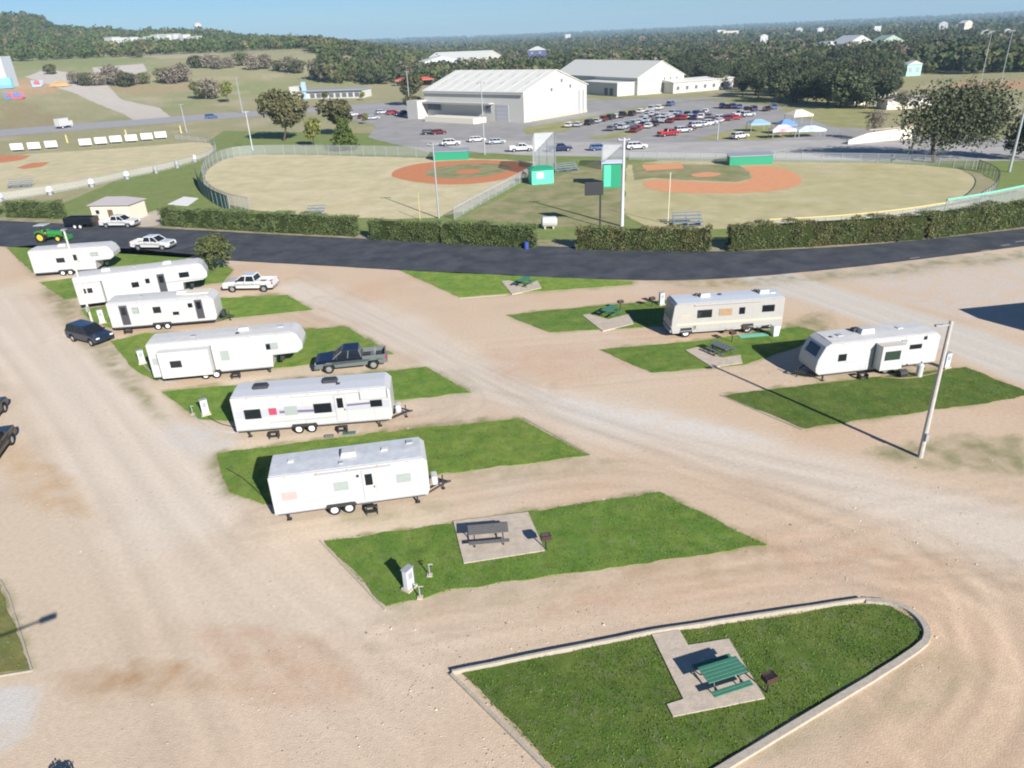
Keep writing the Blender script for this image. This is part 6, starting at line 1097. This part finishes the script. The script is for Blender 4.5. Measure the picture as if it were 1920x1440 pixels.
# far houses: each a small thing with wall and roof
def house(label, p, w, d, h, wall, roof, rz=0.0, group=None, cat='house', flat=False):
    t = thing('far_house', label, cat, p, rz, group); wbox(t, 'wall', wall, -w / 2, w / 2, 0, d, -2, h); a = MB()
    if flat: a.box(-w / 2 - .3, w / 2 + .3, -.3, d + .3, h + .01, h + .5)
    else: a.prism([(-w / 2 - .4, h + .01), (w / 2 + .4, h + .01), (0, h + w * .22)], -.4, d + .4)
    a.build('roof', roof, t)
    for i in range(max(2, int(w / 5))): x = -w / 2 + w * (i + .5) / max(2, int(w / 5)); f = wbox(t, 'window', GREYTRIM, x - .9, x + .9, -.1, 0, h * .3, h * .75)
    return t
PW = mat('house_white', (.48, .48, .47), .6); PT = mat('house_tan', (.60, .50, .40), .7)
for i, (x_, w) in enumerate(((205, 26), (220, 20), (243, 14), (262, 24), (276, 20), (292, 24), (308, 26), (322, 24), (342, 14), (360, 28))):
    p = HILLH[i]
    house(ords[i] + ' white house from the left on the wooded hillside', p + Vector((0, 0, random.uniform(-3, 2))), w * .5, 12, 9, PW, PW, -.45, 'white houses on the wooded hillside', flat=True)
d = ray(372, 55); d = d / math.hypot(d[0], d[1]); r_ = 1500.; zt = H + d[2] * r_; t = thing('water_tower', 'white round water tank on the hill skyline', 'water tower', (d[0] * r_, d[1] * r_, float(hz(d[0] * r_, d[1] * r_)))); zz = zt - t.location.z; a = MB(); a.cyl((0, 0, 0), (0, 0, zz + 1), 2.2, n=12); a.build('stem', PW, t); a = MB(); a.cyl((0, 0, zz + 1), (0, 0, zz + 4), 4, 7, 16); a.cyl((0, 0, zz + 4), (0, 0, zz + 8), 7, 7, 16); a.cyl((0, 0, zz + 8), (0, 0, zz + 10), 7, 3, 16); a.build('tank', PW, t)
d = ray(275, 97); p = GT(275, 101); house('small white house at the top of the field below the hill', p, 14, 8, 5, PW, PW, .2)
def farpt(x_, y_, r_):
    d = ray(x_, y_); d = d / math.hypot(d[0], d[1]); return Vector((d[0] * r_, d[1] * r_, max(-2.0, H + d[2] * r_)))
for lb, x_, y_, r_, w, h, m in (('tall white block rising over the woods right of centre', 1432, 82, 900, 16, 12, PW), ('wide tan building on the far skyline', 1370, 66, 1900, 70, 14, PT), ('white building left of the tan far building', 1352, 63, 2300, 50, 14, PW), ('white far building above the second hall', 1065, 70, 2600, 36, 14, PW), ('white far building right of the tall block', 1498, 62, 1700, 26, 12, PW), ('small white far house under the skyline at right of centre', 1538, 62, 1700, 26, 12, PW), ('long white far building at the right skyline', 1645, 58, 1500, 34, 11, PW), ('pale far house group, left of the right edge', 1768, 53, 1400, 24, 11, PW), ('long pale far building near the right edge', 1815, 52, 1300, 30, 10, PT), ('white far house above the right meadow', 1848, 70, 900, 18, 8, PW), ('white far house close to the right edge', 1888, 66, 1000, 12, 8, PW), ('dark blue far roof above the second hall', 1005, 104, 640, 26, 6, mat('far_blue_wall', (.10, .12, .26), .6))):
    house(lb, farpt(x_, y_, r_), w * .5, w * .35, h * .62, m, PALE_ROOF, random.uniform(-.5, .5), flat=w > 30)
GR = mat('grey_tin_roof', (.46, .47, .48), .5)
house('large house with pale grey pitched roof in the woods', G(1610, 104), 26, 20, 9, CREAMW, GR, .3); house('low cream house left of the grey-roofed house', G(1555, 106), 24, 12, 6, CREAMW, GR, .2); house('cream house right of the grey-roofed house', G(1670, 96), 26, 14, 7, CREAMW, mat('greenish_roof', (.3, .38, .32), .6), .2); house('small blue house inside the dense wood', G(1360, 142), 9, 8, 7, mat('pale_blue_house', (.42, .48, .58), .6), GR, .2); house('small turquoise shed at the corner of the right meadow', G(1712, 142), 8, 5, 5, mat('turquoise_shed', (.30, .52, .45), .6), GR, .2)

# ================================================================== HAZE
hb = MB(); hb.box(-9500, 9500, -400, 9000, -4, 150); o = hb.build('haze', None) if False else link('haze', hb.mesh('haze'))
hm = bpy.data.materials.new('haze_air'); hm.use_nodes = True; ht = hm.node_tree; ht.nodes.clear(); ho = ht.nodes.new('ShaderNodeOutputMaterial'); pv = ht.nodes.new('ShaderNodeVolumePrincipled'); pv.inputs['Color'].default_value = (0.52, 0.78, 0.97, 1); pv.inputs['Density'].default_value = 0.00016; ht.links.new(pv.outputs[0], ho.inputs['Volume'])
o.data.materials.append(hm); tag(stuff(o), 'thin bluish air haze over the valley', 'haze')
